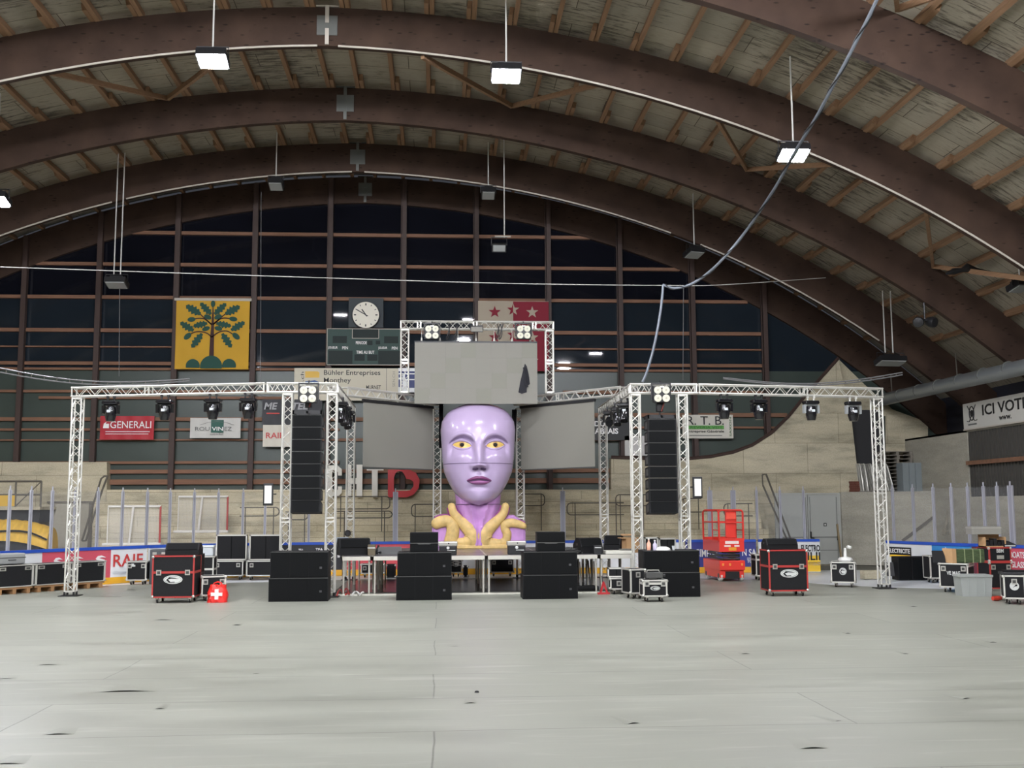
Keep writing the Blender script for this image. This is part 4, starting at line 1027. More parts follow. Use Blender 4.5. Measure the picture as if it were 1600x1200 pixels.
MB().cbox(-.42, .42, 0, .4, 0, .3, .04).build('case_body', mat('mid_grey_plastic', (150, 152, 150), .45), t); MB().box(-.43, .43, -.01, .41, .17, .19).build('case_rim', M_edge, t); MB().path([(-.1, -.01, .12), (-.1, -.05, .12), (.1, -.05, .12), (.1, -.01, .12)], .012, 6).build('handle', M_dark, t)
# --- right side
c = flight_case('tall black flight case with red edges and an oval logo, right of the stage', 1201, 1262, 932, 859, d=.78, trim=M_red, split=.40, logo=('oval', .02, .43, .46, .21))
p = c.location
wedge('black wedge speaker lying on the right red-edged case', p.x - .1, p.y + .12, c['h'], .82, .28, .5)
flight_case('black case with silver edges half hidden behind the right red-edged case', 1181, 1204, 907, 866, d=.55, split=.25, latches=1)
c = flight_case('black flight case on castors carrying a white lamp, before the grey double door', 1300, 1333, 918, 878, d=.62, rz=-.42, split=0, latches=2, logo=('oval', 0, .55, .2, .2))
p = c.location
t = thing('white_lamp', 'white lamp with a round base on the flight case by the double door', 'lamp', (p.x + .2, p.y + .3, c['h']))
MB().lathe([(0, 0), (.2, .0), (.21, .05), (.17, .11), (.05, .13), (0, .13)], 20).build('base', M_white_pl, t); MB().tube((0, 0, .12), (0, 0, .38), .05, 12, r2=.035).build('stem', M_white_pl, t); MB().lathe([(0, .36), (.07, .38), (.085, .42), (.06, .46), (0, .47)], 14, Matrix.Rotation(.3, 4, 'Y')).build('lamp_shade', M_white_pl, t)
t = thing('concrete_block', 'small pale concrete block behind the outer right tower', 'block', fl(1365, 905), .1); MB().cbox(-.3, .3, 0, .3, 0, .27, .01).build('block', M_conc2, t)
t = thing('folding_chair', 'black folded chair leaning beside the outer right tower', 'chair', fl(1393, 906), -.2)
MB().box(-.16, .16, .02, .05, .12, .55, Matrix.Rotation(-.2, 4, 'X')).build('seat', M_dark, t)
for s in (-.17, .17): MB().tube((s, -.05, 0), (s, .14, .6), .014, 6).build('leg', M_edge, t)
for i, (a, b2, yb) in enumerate(((1399, 1419.5, 907), (1420, 1440, 907.5), (1440.5, 1457, 908), (1457.5, 1473, 908.5))):
    Y = 33.3; xa, xb = xat(a, Y), xat(b2, Y)
    t = thing('black_speaker', ('tall black speaker box, %s, in a row of four' % ['nearest the right tower', 'second from the right tower', 'third from the right tower', 'farthest from the right tower'][i]), 'loudspeaker', ((xa + xb) / 2, Y, 0), 0, 'black speaker boxes by the right boards')
    MB().cbox(-(xb - xa) / 2, (xb - xa) / 2, 0, .5, 0, .72, .015).build('cabinet', M_black, t); MB().box(-(xb - xa) / 2 + .03, (xb - xa) / 2 - .03, -.012, 0, .04, .68).build('grille', M_grille, t)
flight_case('upright silver-edged flight case before the sky-blue rink board', 1453, 1478, 911, 868, d=.5, split=.0, latches=1)
c = flight_case('open-sided black flight case with white lettering carrying the green bundle', 1472, 1506, 926, 880, d=.95, rz=-.62, split=.0, latches=2, logo=('VE MAE', 0, .6, .34, .1), open_side=True)
p = c.location; bpy.context.view_layer.update()
Mx = Matrix.Translation(p) @ Matrix.Rotation(-.62, 4, 'Z')
g = Mx @ Vector((.16, .42, c['h']))
t = thing('wrapped_bundle', 'green film-wrapped bundle with a cardboard end on the open flight case', 'bundle', g, .15)
MB().cbox(-.3, .56, -.2, .25, 0, .36, .04).build('wrapped_stack', mat('green_wrap', (76, 92, 62), .3, noise=.45, nscale=5, stretch=(1, 1, 6), bump=.4), t)
MB().box(-.42, -.3, -.2, .25, 0, .38).build('cardboard_end', mat('cardboard', (196, 156, 112), .8, noise=.06), t)
for x in (-.05, .2, .42): MB().box(x - .012, x + .012, -.206, .256, -.0, .366).build('strap', mat('pale_strap', (150, 160, 120), .4), t)
g = Mx @ Vector((-.3, .1, c['h']))
t = thing('propped_monitor', 'dark flat monitor propped beside the green bundle', 'panel', g, -.3); MB().box(-.22, .1, 0, .03, 0, .36, Matrix.Rotation(-.5, 4, 'X')).build('panel', M_black, t)
P = fl(1527, 932); t = thing('plastic_tub', 'light grey ribbed plastic tub on the floor at the right', 'tub', (P.x, P.y, 0), -.1)
MB().prism([(-.36, 0), (.36, 0), (.40, .48), (-.40, .48)], 0, .5).build('tub_body', mat('tub_grey', (156, 160, 156), .5), t); MB().cbox(-.42, .42, -.02, .52, .48, .54, .01).build('rim', MATS['tub_grey'], t)
for x in (-.2, -.0, .2): MB().box(x - .012, x + .012, -.012, .0, .03, .48).build('rib', MATS['tub_grey'], t)
lowc = flight_case('lower red-edged black case of the stack at the right rink boards', 1546, 1581, 920, 878, d=.7, trim=M_red, split=0, latches=2, wheels=False)
p = lowc.location; w_ = lowc['w']
upc = flight_case('upper red-edged black case of the stack at the right rink boards', 1546, 1581, 878, 855, d=.7, trim=M_red, split=0, latches=0, wheels=False, Y=p.y, z0=lowc['h'], logo=('BBM', .0, .75, .2, .1))
zt_ = lowc['h'] + upc['h']
MB().box(-.1, .1, -.014, -.004, .08, .18).build('latch', M_silver, upc)
t = thing('cardboard_tray', 'cardboard tray of black parts on the stacked red-edged cases', 'box', (p.x - .06, p.y + .1, zt_)); MB().box(-.3, .3, 0, .4, 0, .03).box(-.3, -.28, 0, .4, 0, .28).box(.28, .3, 0, .4, 0, .28).box(-.3, .3, .38, .4, 0, .34).build('tray', MATS['cardboard'], t)
for k in range(5): MB().cbox(-.26 + k * .11, -.17 + k * .11, .02, .3, .03, .14 + .05 * (k % 3), .01).build('black_part', M_dark, t)
t = thing('silver_box', 'silver aluminium box topping the pile on the stacked red-edged cases', 'box', (p.x - .28, p.y + .15, zt_ + .35)); MB().cbox(-.42, .42, 0, .36, 0, .22, .01).build('box_body', M_silver, t); MB().box(-.43, .43, -.01, .37, .17, .19).build('box_lid_rim', M_alu, t)
t = thing('black_mixer', 'black mixer on the stacked red-edged cases below the silver box', 'audio device', (p.x + .36, p.y + .05, zt_)); MB().prismx([(0, 0), (.45, 0), (.45, .16), (0, .07)], -.2, .14).build('mixer_body', M_dark, t); MB().box(-.18, .12, -.004, .0, .02, .05).build('mixer_strip', M_logo, t)
c = flight_case('black flight case with a round white logo at the right edge of the picture', 1569, 1597, 945, 899, d=.8, rz=-.4, split=.0, latches=1, logo=('round', 0, .55, .2, .2))
p = c.location; Mx = Matrix.Translation(p) @ Matrix.Rotation(-.4, 4, 'Z'); g = Mx @ Vector((0, .1, c['h']))
t = thing('black_tray', 'flat black tray lying on the case at the right edge', 'tray', g, -.4); MB().cbox(-.28, .36, 0, .6, 0, .06, .015).build('tray_body', M_dark, t); MB().box(-.2, .3, .1, .5, .06, .1).build('tray_top', M_black, t)
P = fl(1559, 939); t = thing('red_tool', 'small red power tool on the floor at the right', 'tool', (P.x, P.y, 0), .2); MB().lathe([(0, -.15), (.05, -.14), (.06, 0), (.045, .1), (0, .11)], 12, Matrix.Translation((0, 0, .062)), axis='x').build('tool_body', mat('tool_red', (190, 60, 44), .4), t); MB().path([(.1, 0, .03), (.18, -.02, .014), (.3, .05, .012), (.42, .02, .012)], .01, 6).build('cord', M_dark, t)
# --- centre right, beside the far right subwoofers
c = flight_case('small flight case with an oval logo in front of the far right subwoofers', 1004, 1042, 941, 906, d=.5, split=.22, latches=2, logo=('oval', 0, .5, .24, .11))
p = c.location
t = thing('fog_machine', 'black and grey fog machine on the small oval-logo flight case', 'fog machine', (p.x + .0, p.y + .1, c['h'])); MB().cbox(-.2, .22, 0, .26, .03, .17, .02).build('body', M_edge, t); MB().box(-.22, -.12, .04, .2, .04, .14).build('tank', M_dark, t); MB().path([(-.16, .13, .17), (-.14, .13, .22), (.14, .13, .22), (.16, .13, .17)], .014, 6).build('handle', M_silver, t); MB().tube((.22, .12, .09), (.3, .12, .1), .03, 10).build('nozzle', M_dark, t)
for x in (-.15, .15): MB().box(x - .03, x + .03, .02, .24, 0, .03).build('foot', M_dark, t)
flight_case('upright silver-edged flight case left of the small oval-logo case', 984, 1009, 936, 889, d=.55, rz=.25, split=.0, latches=1)
c = flight_case('black flight case with its lid open, under the right end of the stage', 953, 980, 929, 903, d=.38, split=0, latches=1, lid=.25)
P = fl(943, 928.5); t = thing('floor_jack', 'small red hand jack on the floor under the stage edge', 'jack', (P.x, P.y, 0), .1)
M_jack = mat('jack_red', (178, 44, 48), .4)
MB().box(-.16, .16, -.06, .06, 0, .05).build('base', M_jack, t); MB().bar((-.08, 0, .04), (.0, 0, .3), .04, .05).bar((.1, 0, .04), (-.01, 0, .33), .04, .05).build('arm', M_jack, t); MB().tube((-.02, 0, .3), (-.03, .05, .48), .016, 6).build('handle', M_dark, t)
# bundle of stands beneath the deck edge
P = fl(917, 924); t = thing('stand_bundle', 'bundle of silver and black stand poles leaning under the right stage decks', 'stands', (P.x, P.y + .25, 0))
for k in range(11):
    x = -.3 + .06 * k; MB().tube((x + .02 * math.sin(k * 3), .06 * math.cos(k * 2), .0), (x + .03 * math.cos(k * 5), .1, .78 + .06 * math.sin(k)), .013 + .005 * (k % 2), 6).build('pole', M_silver if k % 3 == 0 else M_dark, t)
MB().cbox(-.34, .36, -.1, .16, 0, .14, .04).build('bag', M_black, t)
# cases seen under and behind the stage
for px0, px1, yb, yt, lab, tr_, lg in ((564, 601, 908, 881, 'silver-edged flight case seen under the left part of the stage', None, None), (604, 618, 908, 882, 'black case behind the silver-edged case under the left part of the stage', M_dark, None), (488, 512, 905, 884, 'dark case behind the left stage-corner tower', M_dark, None), (703, 722, 900, 874, 'flight case with an oval logo seen under the middle of the stage', None, ('oval', .0, .7, .3, .2)), (724, 731, 900, 884, 'small black box seen under the middle of the stage', M_dark, None), (766, 803, 896, 872, 'wide silver-edged case seen under the stage right of the middle', None, None)):
    flight_case(lab, px0, px1, yb, yt, d=.5, split=0, latches=0 if tr_ is M_dark else 2, trim=tr_, logo=lg, Y=36.9, wheels=tr_ is None)
# coloured cables on the floor by the left stage corner
for pts, col, lab in (([(526, 931), (531, 924), (536, 928), (541, 922), (546, 929), (540, 932)], (170, 50, 46), 'red cable heap at the left stage corner'), ([(550, 930), (556, 927), (562, 930), (568, 928)], (214, 212, 208), 'white cable heap at the left stage corner')):
    W_ = [fl(*q, .03) for q in pts]; W_ = [(v.x, v.y, .025 + .05 * (k % 2)) for k, v in enumerate(W_)]
    tag(MB().path([Vector(W_[0])] + [Vector(W_[k]).lerp(Vector(W_[k + 1]), s / 4) + Vector((0, 0, .03 * math.sin(PI * s / 4))) for k in range(len(W_) - 1) for s in range(1, 5)], .022, 6).build('cable_heap', mat('cable_%d' % col[0], col, .5), None, W_[0]), lab, 'cable')
# ---------------------------------------------------------------- gear standing on the decks
def deckthing(px, Yd): return (xat(px, Yd), Yd, ZD)
wedge('big black floor monitor on the left part of the stage', xat(556, 30.4), 30.4, ZD, .86, .46, .6, rz=.25)
t = thing('brown_box', 'brown box with a pale stripe beside the left floor monitor', 'box', deckthing(581, 30.2)); MB().cbox(-.1, .1, 0, .3, 0, .29, .01).build('box_body', mat('brown_box', (96, 86, 66), .6), t); MB().box(-.105, .105, -.004, .0, .19, .215).build('stripe', M_logo, t)
t = thing('folded_light_bar', 'low dark folded light bar on the stage left of the subwoofer stack', 'stage light', deckthing(607, 31.0), .1); MB().prismx([(0, 0), (.3, 0), (.3, .18), (.1, .2)], -.28, .38).build('bar_body', mat('dull_dark_grey', (62, 62, 62), .5), t); MB().tube((-.34, .1, .02), (-.26, .12, .24), .03, 8).tube((-.34, .1, .02), (-.2, .0, .05), .03, 8).build('stand_arm', M_dark, t)
for px, lab in ((700, 'silver-topped projector on the stage left of the head'), (807, 'silver-topped projector on the stage right of the head')):
    t = thing('stage_projector', lab, 'projector', deckthing(px, 30.1)); MB().cbox(-.24, .24, 0, .4, .0, .24, .02).build('body', M_dark, t); MB().cbox(-.26, .26, -.02, .42, .24, .36, .02).build('top_cover', M_silver, t); MB().lathe([(.0, -.03), (.035, -.03), (.045, 0)], 12, Matrix.Translation((.0, -.01, .19)), axis='y').build('lens', M_logo, t); MB().box(-.02, .2, -.012, 0, .11, .13).build('display_strip', M_logo, t); MB().lathe([(0, -.028), (.02, -.028), (.02, -.01)], 10, Matrix.Translation((.02, 0, .31)), axis='y').build('knob', M_dark, t)
for px, Yd, w_, h_, rz_, lab in ((924, 30.3, .66, .43, .3, 'black floor monitor on the right part of the stage'), (955, 31.5, .5, .46, -.4, 'second black floor monitor turned away, right part of the stage')):
    wedge(lab, xat(px, Yd), Yd, ZD, w_, h_, .55, rz=rz_)
t = thing('control_box', 'small black control box with a white line before the right floor monitors', 'audio device', deckthing(933.5, 29.85)); MB().cbox(-.115, .115, 0, .2, 0, .24, .01).build('box_body', M_dark, t); MB().box(-.09, .09, -.004, 0, .17, .19).build('stripe', M_logo, t)
pts = [Vector((xat(893, 30.1) + .3 * math.cos(k * .9) * (1 - k / 50), 30.2 + .25 * math.sin(k * 1.3), ZD + .03 + .004 * k + .02 * math.sin(k * 2.1))) for k in range(34)]
tag(MB().path(pts, .022, 6).build('cable_coil', mat('grey_cable', (70, 70, 68), .6), None, pts[0]), 'coiled dark cables on the stage right of the subwoofer stack', 'cable')
t = thing('folded_white_panel', 'flat folded white panel on the right end of the stage', 'panel', deckthing(968, 29.7)); MB().cbox(-.4, .4, 0, .5, 0, .1, .02).build('panel', mat('offwhite_panel', (206, 204, 192), .5), t)  # flat folded white panel lying on the deck
t = thing('grey_dish', 'shallow grey dish on the folded white panel', 'dish', (xat(980, 29.9), 29.95, ZD + .1)); MB().lathe([(0, 0), (.2, .0), (.25, .03), (.2, .035), (0, .02)], 20).build('dish', mat('dish_grey', (150, 150, 146), .4), t)
t = thing('cardboard_box', 'open cardboard box at the right end of the stage', 'box', deckthing(988, 30.6), .15); MB().box(-.2, .2, 0, .02, 0, .42).box(-.2, .2, .38, .4, 0, .42).box(-.2, -.18, 0, .4, 0, .42).box(.18, .2, 0, .4, 0, .42).box(-.2, .2, 0, .4, 0, .02).build('box_body', MATS['cardboard'], t); MB().box(-.2, .2, .4, .58, .41, .43, Matrix.Rotation(.15, 4, 'X')).box(-.32, -.2, 0, .4, .40, .42).build('flap', MATS['cardboard'], t)
# on and behind the far right subwoofers
sx_, sy_, sz_ = SUBTOP[3]
for px, col, hh, lab in ((1012.5, (224, 168, 144), .3, 'pink bottle on the far right subwoofers'), (1022, (196, 190, 214), .26, 'pale lilac bottle on the far right subwoofers')):
    t = thing('bottle', lab, 'bottle', (xat(px, sy_ + .3), sy_ + .3, sz_)); MB().lathe([(0, 0), (.05, 0), (.055, .03), (.055, hh * .55), (.02, hh * .75), (.02, hh * .9)], 14).build('bottle_body', mat('bottle%d' % px, col, .25), t); MB().lathe([(.024, hh * .88), (.024, hh), (0, hh)], 10).build('cap', M_white_pl, t)
t = thing('plastic_cup', 'clear plastic cup on the far right subwoofers', 'cup', (xat(1051, sy_ + .2), sy_ + .2, sz_)); MB().lathe([(.03, 0), (.045, .11), (.042, .11), (.028, .004)], 14).build('cup', mat('cup_plastic', (200, 204, 206), .2), t)
t = thing('cloth_bundle', 'white rag on the far right subwoofers', 'cloth', (xat(1034, sy_ + .3), sy_ + .25, sz_)); MB().lathe([(0, 0), (.2, 0), (.18, .05), (.08, .09), (0, .08)], 9).build('rag', mat('rag_white', (220, 218, 212), .9), t)
flight_case('left open-lidded case behind the far right subwoofers', 1011, 1032, 925, 876, d=.3, split=0, latches=0, Y=29.35, wheels=False, lid=.62)
flight_case('right open-lidded case behind the far right subwoofers', 1034, 1060, 925, 876, d=.3, split=0, latches=0, Y=29.6, wheels=False, lid=.6)
t = thing('grey_bin', 'pale blue-grey bin behind the left floor monitor', 'bin', (xat(535, 31.8), 31.8, ZD)); MB().lathe([(0, 0), (.15, 0), (.19, .45), (.17, .45), (.13, .02)], 16).build('bin_body', mat('bin_bluegrey', (170, 182, 196), .4), t)
t = thing('clip_lamp', 'black lamp clipped on the rear left stage tower', 'stage light', (XRL - .05, YRT - .24, 1.5)); MB().lathe([(.06, -.12), (.11, .0), (.1, .08), (0, .1)], 14, Matrix.Translation((0, 0, .0)), axis='y').build('lamp_shade', M_dark, t); MB().tube((0, .06, .0), (.0, .1, -.1), .02, 6).build('clamp', M_dark, t)
# ---------------------------------------------------------------- scissor lift
M_lift = mat('lift_red', (226, 58, 48), 0.4)
P = fl(1141, 908.5); LX0, LX1 = xat(1122.5, P.y), xat(1160.5, P.y); lw_ = LX1 - LX0
t = thing('scissor_lift', 'red scissor lift parked with its platform lowered, right of the stage', 'scissor lift', ((LX0 + LX1) / 2, P.y, 0), .03)
hwL = lw_ / 2; LL = 1.85
def zpx(py): return at(1141, py, P.y).z
MB().cbox(-hwL, hwL, .04, LL - .04, .1, zpx(879) - .04, .03).build('chassis', M_lift, t)
MB().cbox(-hwL - .02, hwL + .02, -.03, LL, zpx(891), zpx(876), .02).build('bumper', M_lift, t)
MB().box(-hwL + .17, hwL - .17, -.035, .04, .08, zpx(893)).build('wheel_well', M_dark, t)
for x in (-hwL + .06, hwL - .06):
    for y in (.2, LL - .25):
        wl = MB().lathe([(.06, -.06), (.15, -.055), (.165, -.02), (.165, .02), (.15, .055), (.06, .06)], 20, Matrix.Translation((x, y, .165)), axis='x').build('wheel', mat('white_tyre', (206, 206, 200), .6), t)
        MB().lathe([(0, -.066), (.08, -.066), (.08, .066), (0, .066)], 14, Matrix.Translation((x, y, .165)), axis='x').build('hub', M_edge, wl)
z0_, z1_ = zpx(875), zpx(862)
for k in range(4):
    z = z0_ + (z1_ - z0_) * (k + .5) / 4
    for x in (-hwL + .12, hwL - .12): MB().bar((x, .12, z - .02 * (-1) ** k), (x, LL - .12, z + .02 * (-1) ** k), .05, (z1_ - z0_) / 5).build('scissor_arm', M_dark, t)
    MB().tube((-hwL + .1, .14, z), (hwL - .1, .14, z), .02, 8).build('scissor_pin', M_edge, t)
MB().box(-hwL - .01, hwL + .01, -.02, LL, z1_, z1_ + .08).build('platform_floor', M_lift, t)
zp0, zp1, zt = z1_ + .08, zpx(841), zpx(797)
MB().box(-hwL, hwL, -.02, .01, zp0, zp1).box(-hwL - .012, -hwL + .01, 0, LL, zp0, zp1 - .06).box(hwL - .01, hwL + .012, 0, LL, zp0, zp1 - .06).box(-hwL, hwL, LL - .02, LL, zp0, zp1).build('toe_board', M_lift, t)
def loop(pts, r=.024): return MB().path(pts, r, 8, closed=True)
zm = (zp1 + zt) / 2 + .05
def rr(x0, x1, z0, z1, y, c=.1): 
    out = []
    for cx, cz, a0 in ((x1 - c, z1 - c, 0), (x0 + c, z1 - c, 90), (x0 + c, z0 + c * .3, 180), (x1 - c, z0 + c * .3, 270)):
        for k in range(5):
            a = math.radians(a0 + 90 * k / 4); out.append((cx + c * math.cos(a), y, cz + (c if a0 < 180 else c * .3) * math.sin(a)))
    return out
loop(rr(-hwL, hwL, zp1 - .1, zt, 0.0)).tube((-hwL, 0, zm), (hwL, 0, zm), .018, 8).build('front_guard_rail', M_lift, t)
loop(rr(-hwL, hwL, zp1 - .1, zt, LL)).tube((-hwL, LL, zm), (hwL, LL, zm), .018, 8).build('rear_guard_rail', M_lift, t)
for x in (-hwL, hwL):
    pts = [(x, y, z) for (y, _, z) in rr(.05, LL - .05, zp1 - .1, zt - .02, 0)]
    m2 = loop(pts).tube((x, .05, zm), (x, LL - .05, zm), .018, 8).tube((x, .75, zp1 - .1), (x, .75, zt - .02), .02, 8).tube((x, .05, (zp1 + zm) / 2), (x, .75, (zp1 + zm) / 2), .016, 8)
    m2.build('side_guard_rail', M_lift, t)
MB().cbox(-.16, .17, .05, .14, zp1, zt - .03, .03).build('control_post', M_lift, t)
MB().box(-.14, .15, .0, .05, zm + .1, zt - .1).build('control_panel', mat('lift_orange_red', (236, 84, 66), .4), t)
cb_ = MB().box(-.21, .22, -.028, -.02, zp0 + .16, zp0 + .25).build('lettering_plate', mat('lift_white', (238, 220, 214), .4), t)
MB().box(-.24, -.04, -.028, -.02, zp0 + .07, zp0 + .12).box(.08, .24, -.028, -.02, zp0 + .07, zp0 + .12).build('lettering_strip', MATS['lift_white'], t)
MB().box(-.1, .14, -.029, -.02, zp0 - .05, zp0 + .05).build('warning_plate', mat('warning_yellow', (234, 160, 48), .4), t)
for x in (-.3, -.08, .3): MB().cbox(x - .03, x + .03, -.05, -.03, zpx(884), zpx(880), .005).build('reflector', mat('reflector_orange', (240, 150, 70), .3), t)
# ================================================================== RINK BOARDS AND SHIELDS
M_blue = mat('blue_board_cap', (44, 84, 184), .35)
M_bw = mat('white_board', (226, 228, 228), .4)
M_yel = mat('yellow_kick_plate', (236, 178, 48), .45)
PATH_L = [Vector(p) for p in ((-13.3, 27.5), (-12.9, 30.2), (-12.3, 31.9), (-11.3, 33.6), (-10.2, 35.2), (-9.0, 36.6), (-7.4, 37.6), (-5.5, 38.1), (-2, 38.35), (2, 38.35), (6, 38.2), (10, 38.0), (13.3, 37.75))]
PATH_R = [Vector(p) for p in ((14.75, 36.1), (15.3, 34.3), (15.9, 32.8), (16.6, 31.2), (17.2, 29.3), (17.6, 27))]
def resample(P, n=400):
    L_ = [0]
    for a, b in zip(P, P[1:]): L_.append(L_[-1] + (b - a).length)
    out = []
    for k in range(n + 1):
        s = L_[-1] * k / n; i = 0
        while i < len(P) - 2 and L_[i + 1] < s: i += 1
        out.append(P[i].lerp(P[i + 1], (s - L_[i]) / (L_[i + 1] - L_[i])))
    for _ in range(60): out = [out[0]] + [(out[i - 1] + out[i] * 2 + out[i + 1]) / 4 for i in range(1, n)] + [out[-1]]
    return out
RL, RR = resample(PATH_L), resample(PATH_R, 200)
def pxof(p, z=1.15):
    w = Vector((p[0], p[1], z - CAMH)); return 800 + FPX * w.dot(RT) / w.dot(FW)
def idx(R, px):
    return min(range(len(R)), key=lambda k: abs(pxof(R[k]) - px))
def ribbon(pts, z0, z1, o0, o1):
    vs = []; fs = []
    n = len(pts)
    for i, p in enumerate(pts):
        d = (pts[min(i + 1, n - 1)] - pts[max(i - 1, 0)]).normalized(); nn = Vector((d.y, -d.x))     # towards the ice
        a, b = p + nn * o1, p + nn * o0
        vs += [(a.x, a.y, z0), (b.x, b.y, z0), (b.x, b.y, z1), (a.x, a.y, z1)]
    for i in range(n - 1): fs += [(4 * i + k, 4 * i + (k + 1) % 4, 4 * i + 4 + (k + 1) % 4, 4 * i + 4 + k) for k in range(4)]
    fs += [(0, 1, 2, 3), (4 * n - 1, 4 * n - 2, 4 * n - 3, 4 * n - 4)]
    return MB().add(vs, fs)
def board(R, px0, px1, label, col=None, kick=True, letters=()):
    i0, i1 = idx(R, px0), idx(R, px1); pts = R[i0:i1 + 1][::3] + [R[i1]]
    if (pts[-1] - pts[-2]).length < 1e-4: pts = pts[:-1]
    mid = R[(i0 + i1) // 2]; org = (mid.x, mid.y, 0)
    t = thing('rink_board', label, 'rink board', org, 0, 'rink boards')
    def bb(m, nm, mt):
        m.v = [(a - org[0], b - org[1], c) for a, b, c in m.v]; return m.build(nm, mt, t)
    pan = bb(ribbon(pts, .2 if kick else 0.0, 1.06, 0, .07), 'board_panel', col or M_bw)
    if kick: bb(ribbon(pts, 0.0, .2, -.015, .07), 'kick_plate', M_yel)
    bb(ribbon(pts, 1.06, 1.15, -.03, .1), 'top_rail', M_blue)
    for s, m, pxa, pxb, za, zb_, bold in letters:
        ia, ib = idx(R, pxa), idx(R, pxb); A, B = R[ia], R[ib]; d = (B - A); w = d.length; ang = math.atan2(d.y, d.x)
        nn = Vector((d.y, -d.x)).normalized()
        M_ = Matrix.Translation((A.x - org[0] + nn.x * .09, A.y - org[1] + nn.y * .09, 0)) @ Matrix.Rotation(ang, 4, 'Z')
        if s == 'SWIRL':
            q = [(.08 * w, .38), (.3 * w, .2), (.6 * w, .22), (.8 * w, .42), (.6 * w, .55), (.3 * w, .56), (.18 * w, .68), (.35 * w, .82), (.62 * w, .84), (.95 * w, .72), (.62 * w, .74), (.42 * w, .7), (.6 * w, .66), (.85 * w, .6), (.95 * w, .42), (.75 * w, .18), (.4 * w, .1), (.15 * w, .2)]
            MB().prism([(x, za + z * (zb_ - za)) for x, z in q], -.004, .01).xf(M_).build('logo_mark', m, pan)
        elif s == 'BAR':
            MB().box(0, w, -.003, .01, za, zb_).xf(M_).build('printed_bar', m, pan)
        elif s == 'TRI':
            MB().prism([(0, za), (w, za), (w * .45, zb_)], -.003, .01).xf(M_).build('printed_sail', m, pan)
        else:
            text(s, m, pan, 0, za, w, zb_ - za, y=-.004, bold=bold, M=M_)
    return t
M_pinkb = mat('raspberry_board', (208, 88, 104), .4)
M_wh = mat('white_print', (240, 238, 236), .5)
M_redp = mat('red_print', (196, 60, 56), .5)
M_blk = mat('black_print', (28, 28, 30), .5)
M_navy = mat('navy_board', (60, 66, 140), .4)
M_dkb = mat('black_board', (44, 44, 48), .4)
M_yp = mat('yellow_print', (244, 202, 60), .5)
board(RL, -60, -2, 'white rink board outside the left edge of the picture')
board(RL, -1, 62, 'white rink board behind the low cases at the far left')
board(RL, 63, 172, 'raspberry rink board with three white swirl logos', M_pinkb, True, (('SWIRL', M_wh, 77, 98, .42, .98, 0), ('SWIRL', M_wh, 109, 130, .42, .98, 0), ('SWIRL', M_wh, 143, 164, .42, .98, 0), ('BAR', M_wh, 73.4, 74, .25, 1.05, 0), ('BAR', M_wh, 104, 104.6, .25, 1.05, 0), ('BAR', M_wh, 137, 137.6, .25, 1.05, 0)))
board(RL, 173, 229, 'white rink board with big red letters beside the raspberry board', None, True, (('RAIF', M_redp, 176, 221, .52, .9, .01), ('BAR', mat('pale_print', (196, 200, 204), .5), 176, 214, .3, .36, 0)))
board(RL, 230, 284, 'white rink board behind the left red-edged case', None)
board(RL, 285, 332, 'white rink board behind the red bag with a cross', None)
board(RL, 333, 433, 'white rink board behind the open cases', None)
board(RL, 434, 536, 'black rink board with small white logos behind the left speaker column', M_dkb, True, tuple(('TFA', M_wh, x, x + 9, z, z + .1, .02) for x, z in ((440, .8), (466, .83), (494, .85), (526, .84))) + tuple(('BAR', M_wh, x, x + 6, z, z + .1, 0) for x, z in ((455, .72), (484, .72), (452, .6), (468, .6), (482, .6), (497, .6), (526, .62))))
board(RL, 537, 668, 'red rink board behind the left subwoofers', mat('red_board', (216, 84, 92), .4))
board(RL, 669, 829, 'white rink board behind the purple head', None)
board(RL, 830, 966, 'white rink board behind the right floor monitors', None)
board(RL, 967, 1068, 'white rink board with a blue arrow mark behind the right speaker column', None, True, (('TRI', M_navy, 1040, 1066, .5, .95, 0),))
board(RL, 1069, 1182, 'navy blue rink board with white letters behind the red scissor lift', M_navy, True, (('CIMENT', M_wh, 1085, 1122, .55, .82, .01), ('N SA', M_wh, 1157, 1179, .58, .82, .015), ('TOP', M_wh, 1166, 1178, .34, .46, .03), ('BAR', M_wh, 1166, 1178, .49, .51, 0)))
board(RL, 1183, 1284, 'white and yellow rink board with heavy black letters right of the stage', None, False, (('BAR', M_yp, 1186, 1283, .03, .58, 0), ('ELECTRO', M_blk, 1250, 1282.5, .72, .95, .03), ('MILII', M_blk, 1247, 1282.5, .42, .7, .02), ('BAR', M_bw, 1225, 1283, .24, .36, 0)))
board(RR, 1385, 1457, 'white rink board with a black lettered bar right of the outer right tower', None, False, (('BAR', M_blk, 1389, 1426, .68, .95, 0), ('ELECTRICITE', M_wh, 1391, 1425, .76, .9, .02), ('BAR', M_yp, 1393, 1424, .62, .7, 0)))
board(RR, 1458, 1520, 'sky-blue rink board with white sails', mat('sky_board', (60, 142, 208), .4), False, (('TRI', M_wh, 1476, 1484, .82, 1.02, 0), ('TRI', M_wh, 1464, 1471, .76, .88, 0), ('TRI', M_wh, 1502, 1511, .76, .98, 0)))
board(RR, 1521, 1578, 'dark raspberry rink board behind the stacked red-edged cases', mat('dark_raspberry_board', (120, 60, 74), .4), False)
board(RR, 1579, 1660, 'raspberry rink board with white letters at the right edge', M_pinkb, False, (('BOATS', M_wh, 1582, 1604, .78, .96, .02), ('GLASS', M_wh, 1582, 1604, .5, .68, .02), ('OO', M_wh, 1582, 1598, .26, .42, .02)))
M_shp = mat('shield_post_alloy', (172, 172, 180), .4, .1)
mg, nt, b, N, L = nodes_mat('clear_shield')
b.inputs['Base Color'].default_value = (.86, .9, .95, 1); b.inputs['Roughness'].default_value = .06; b.inputs['Alpha'].default_value = .025
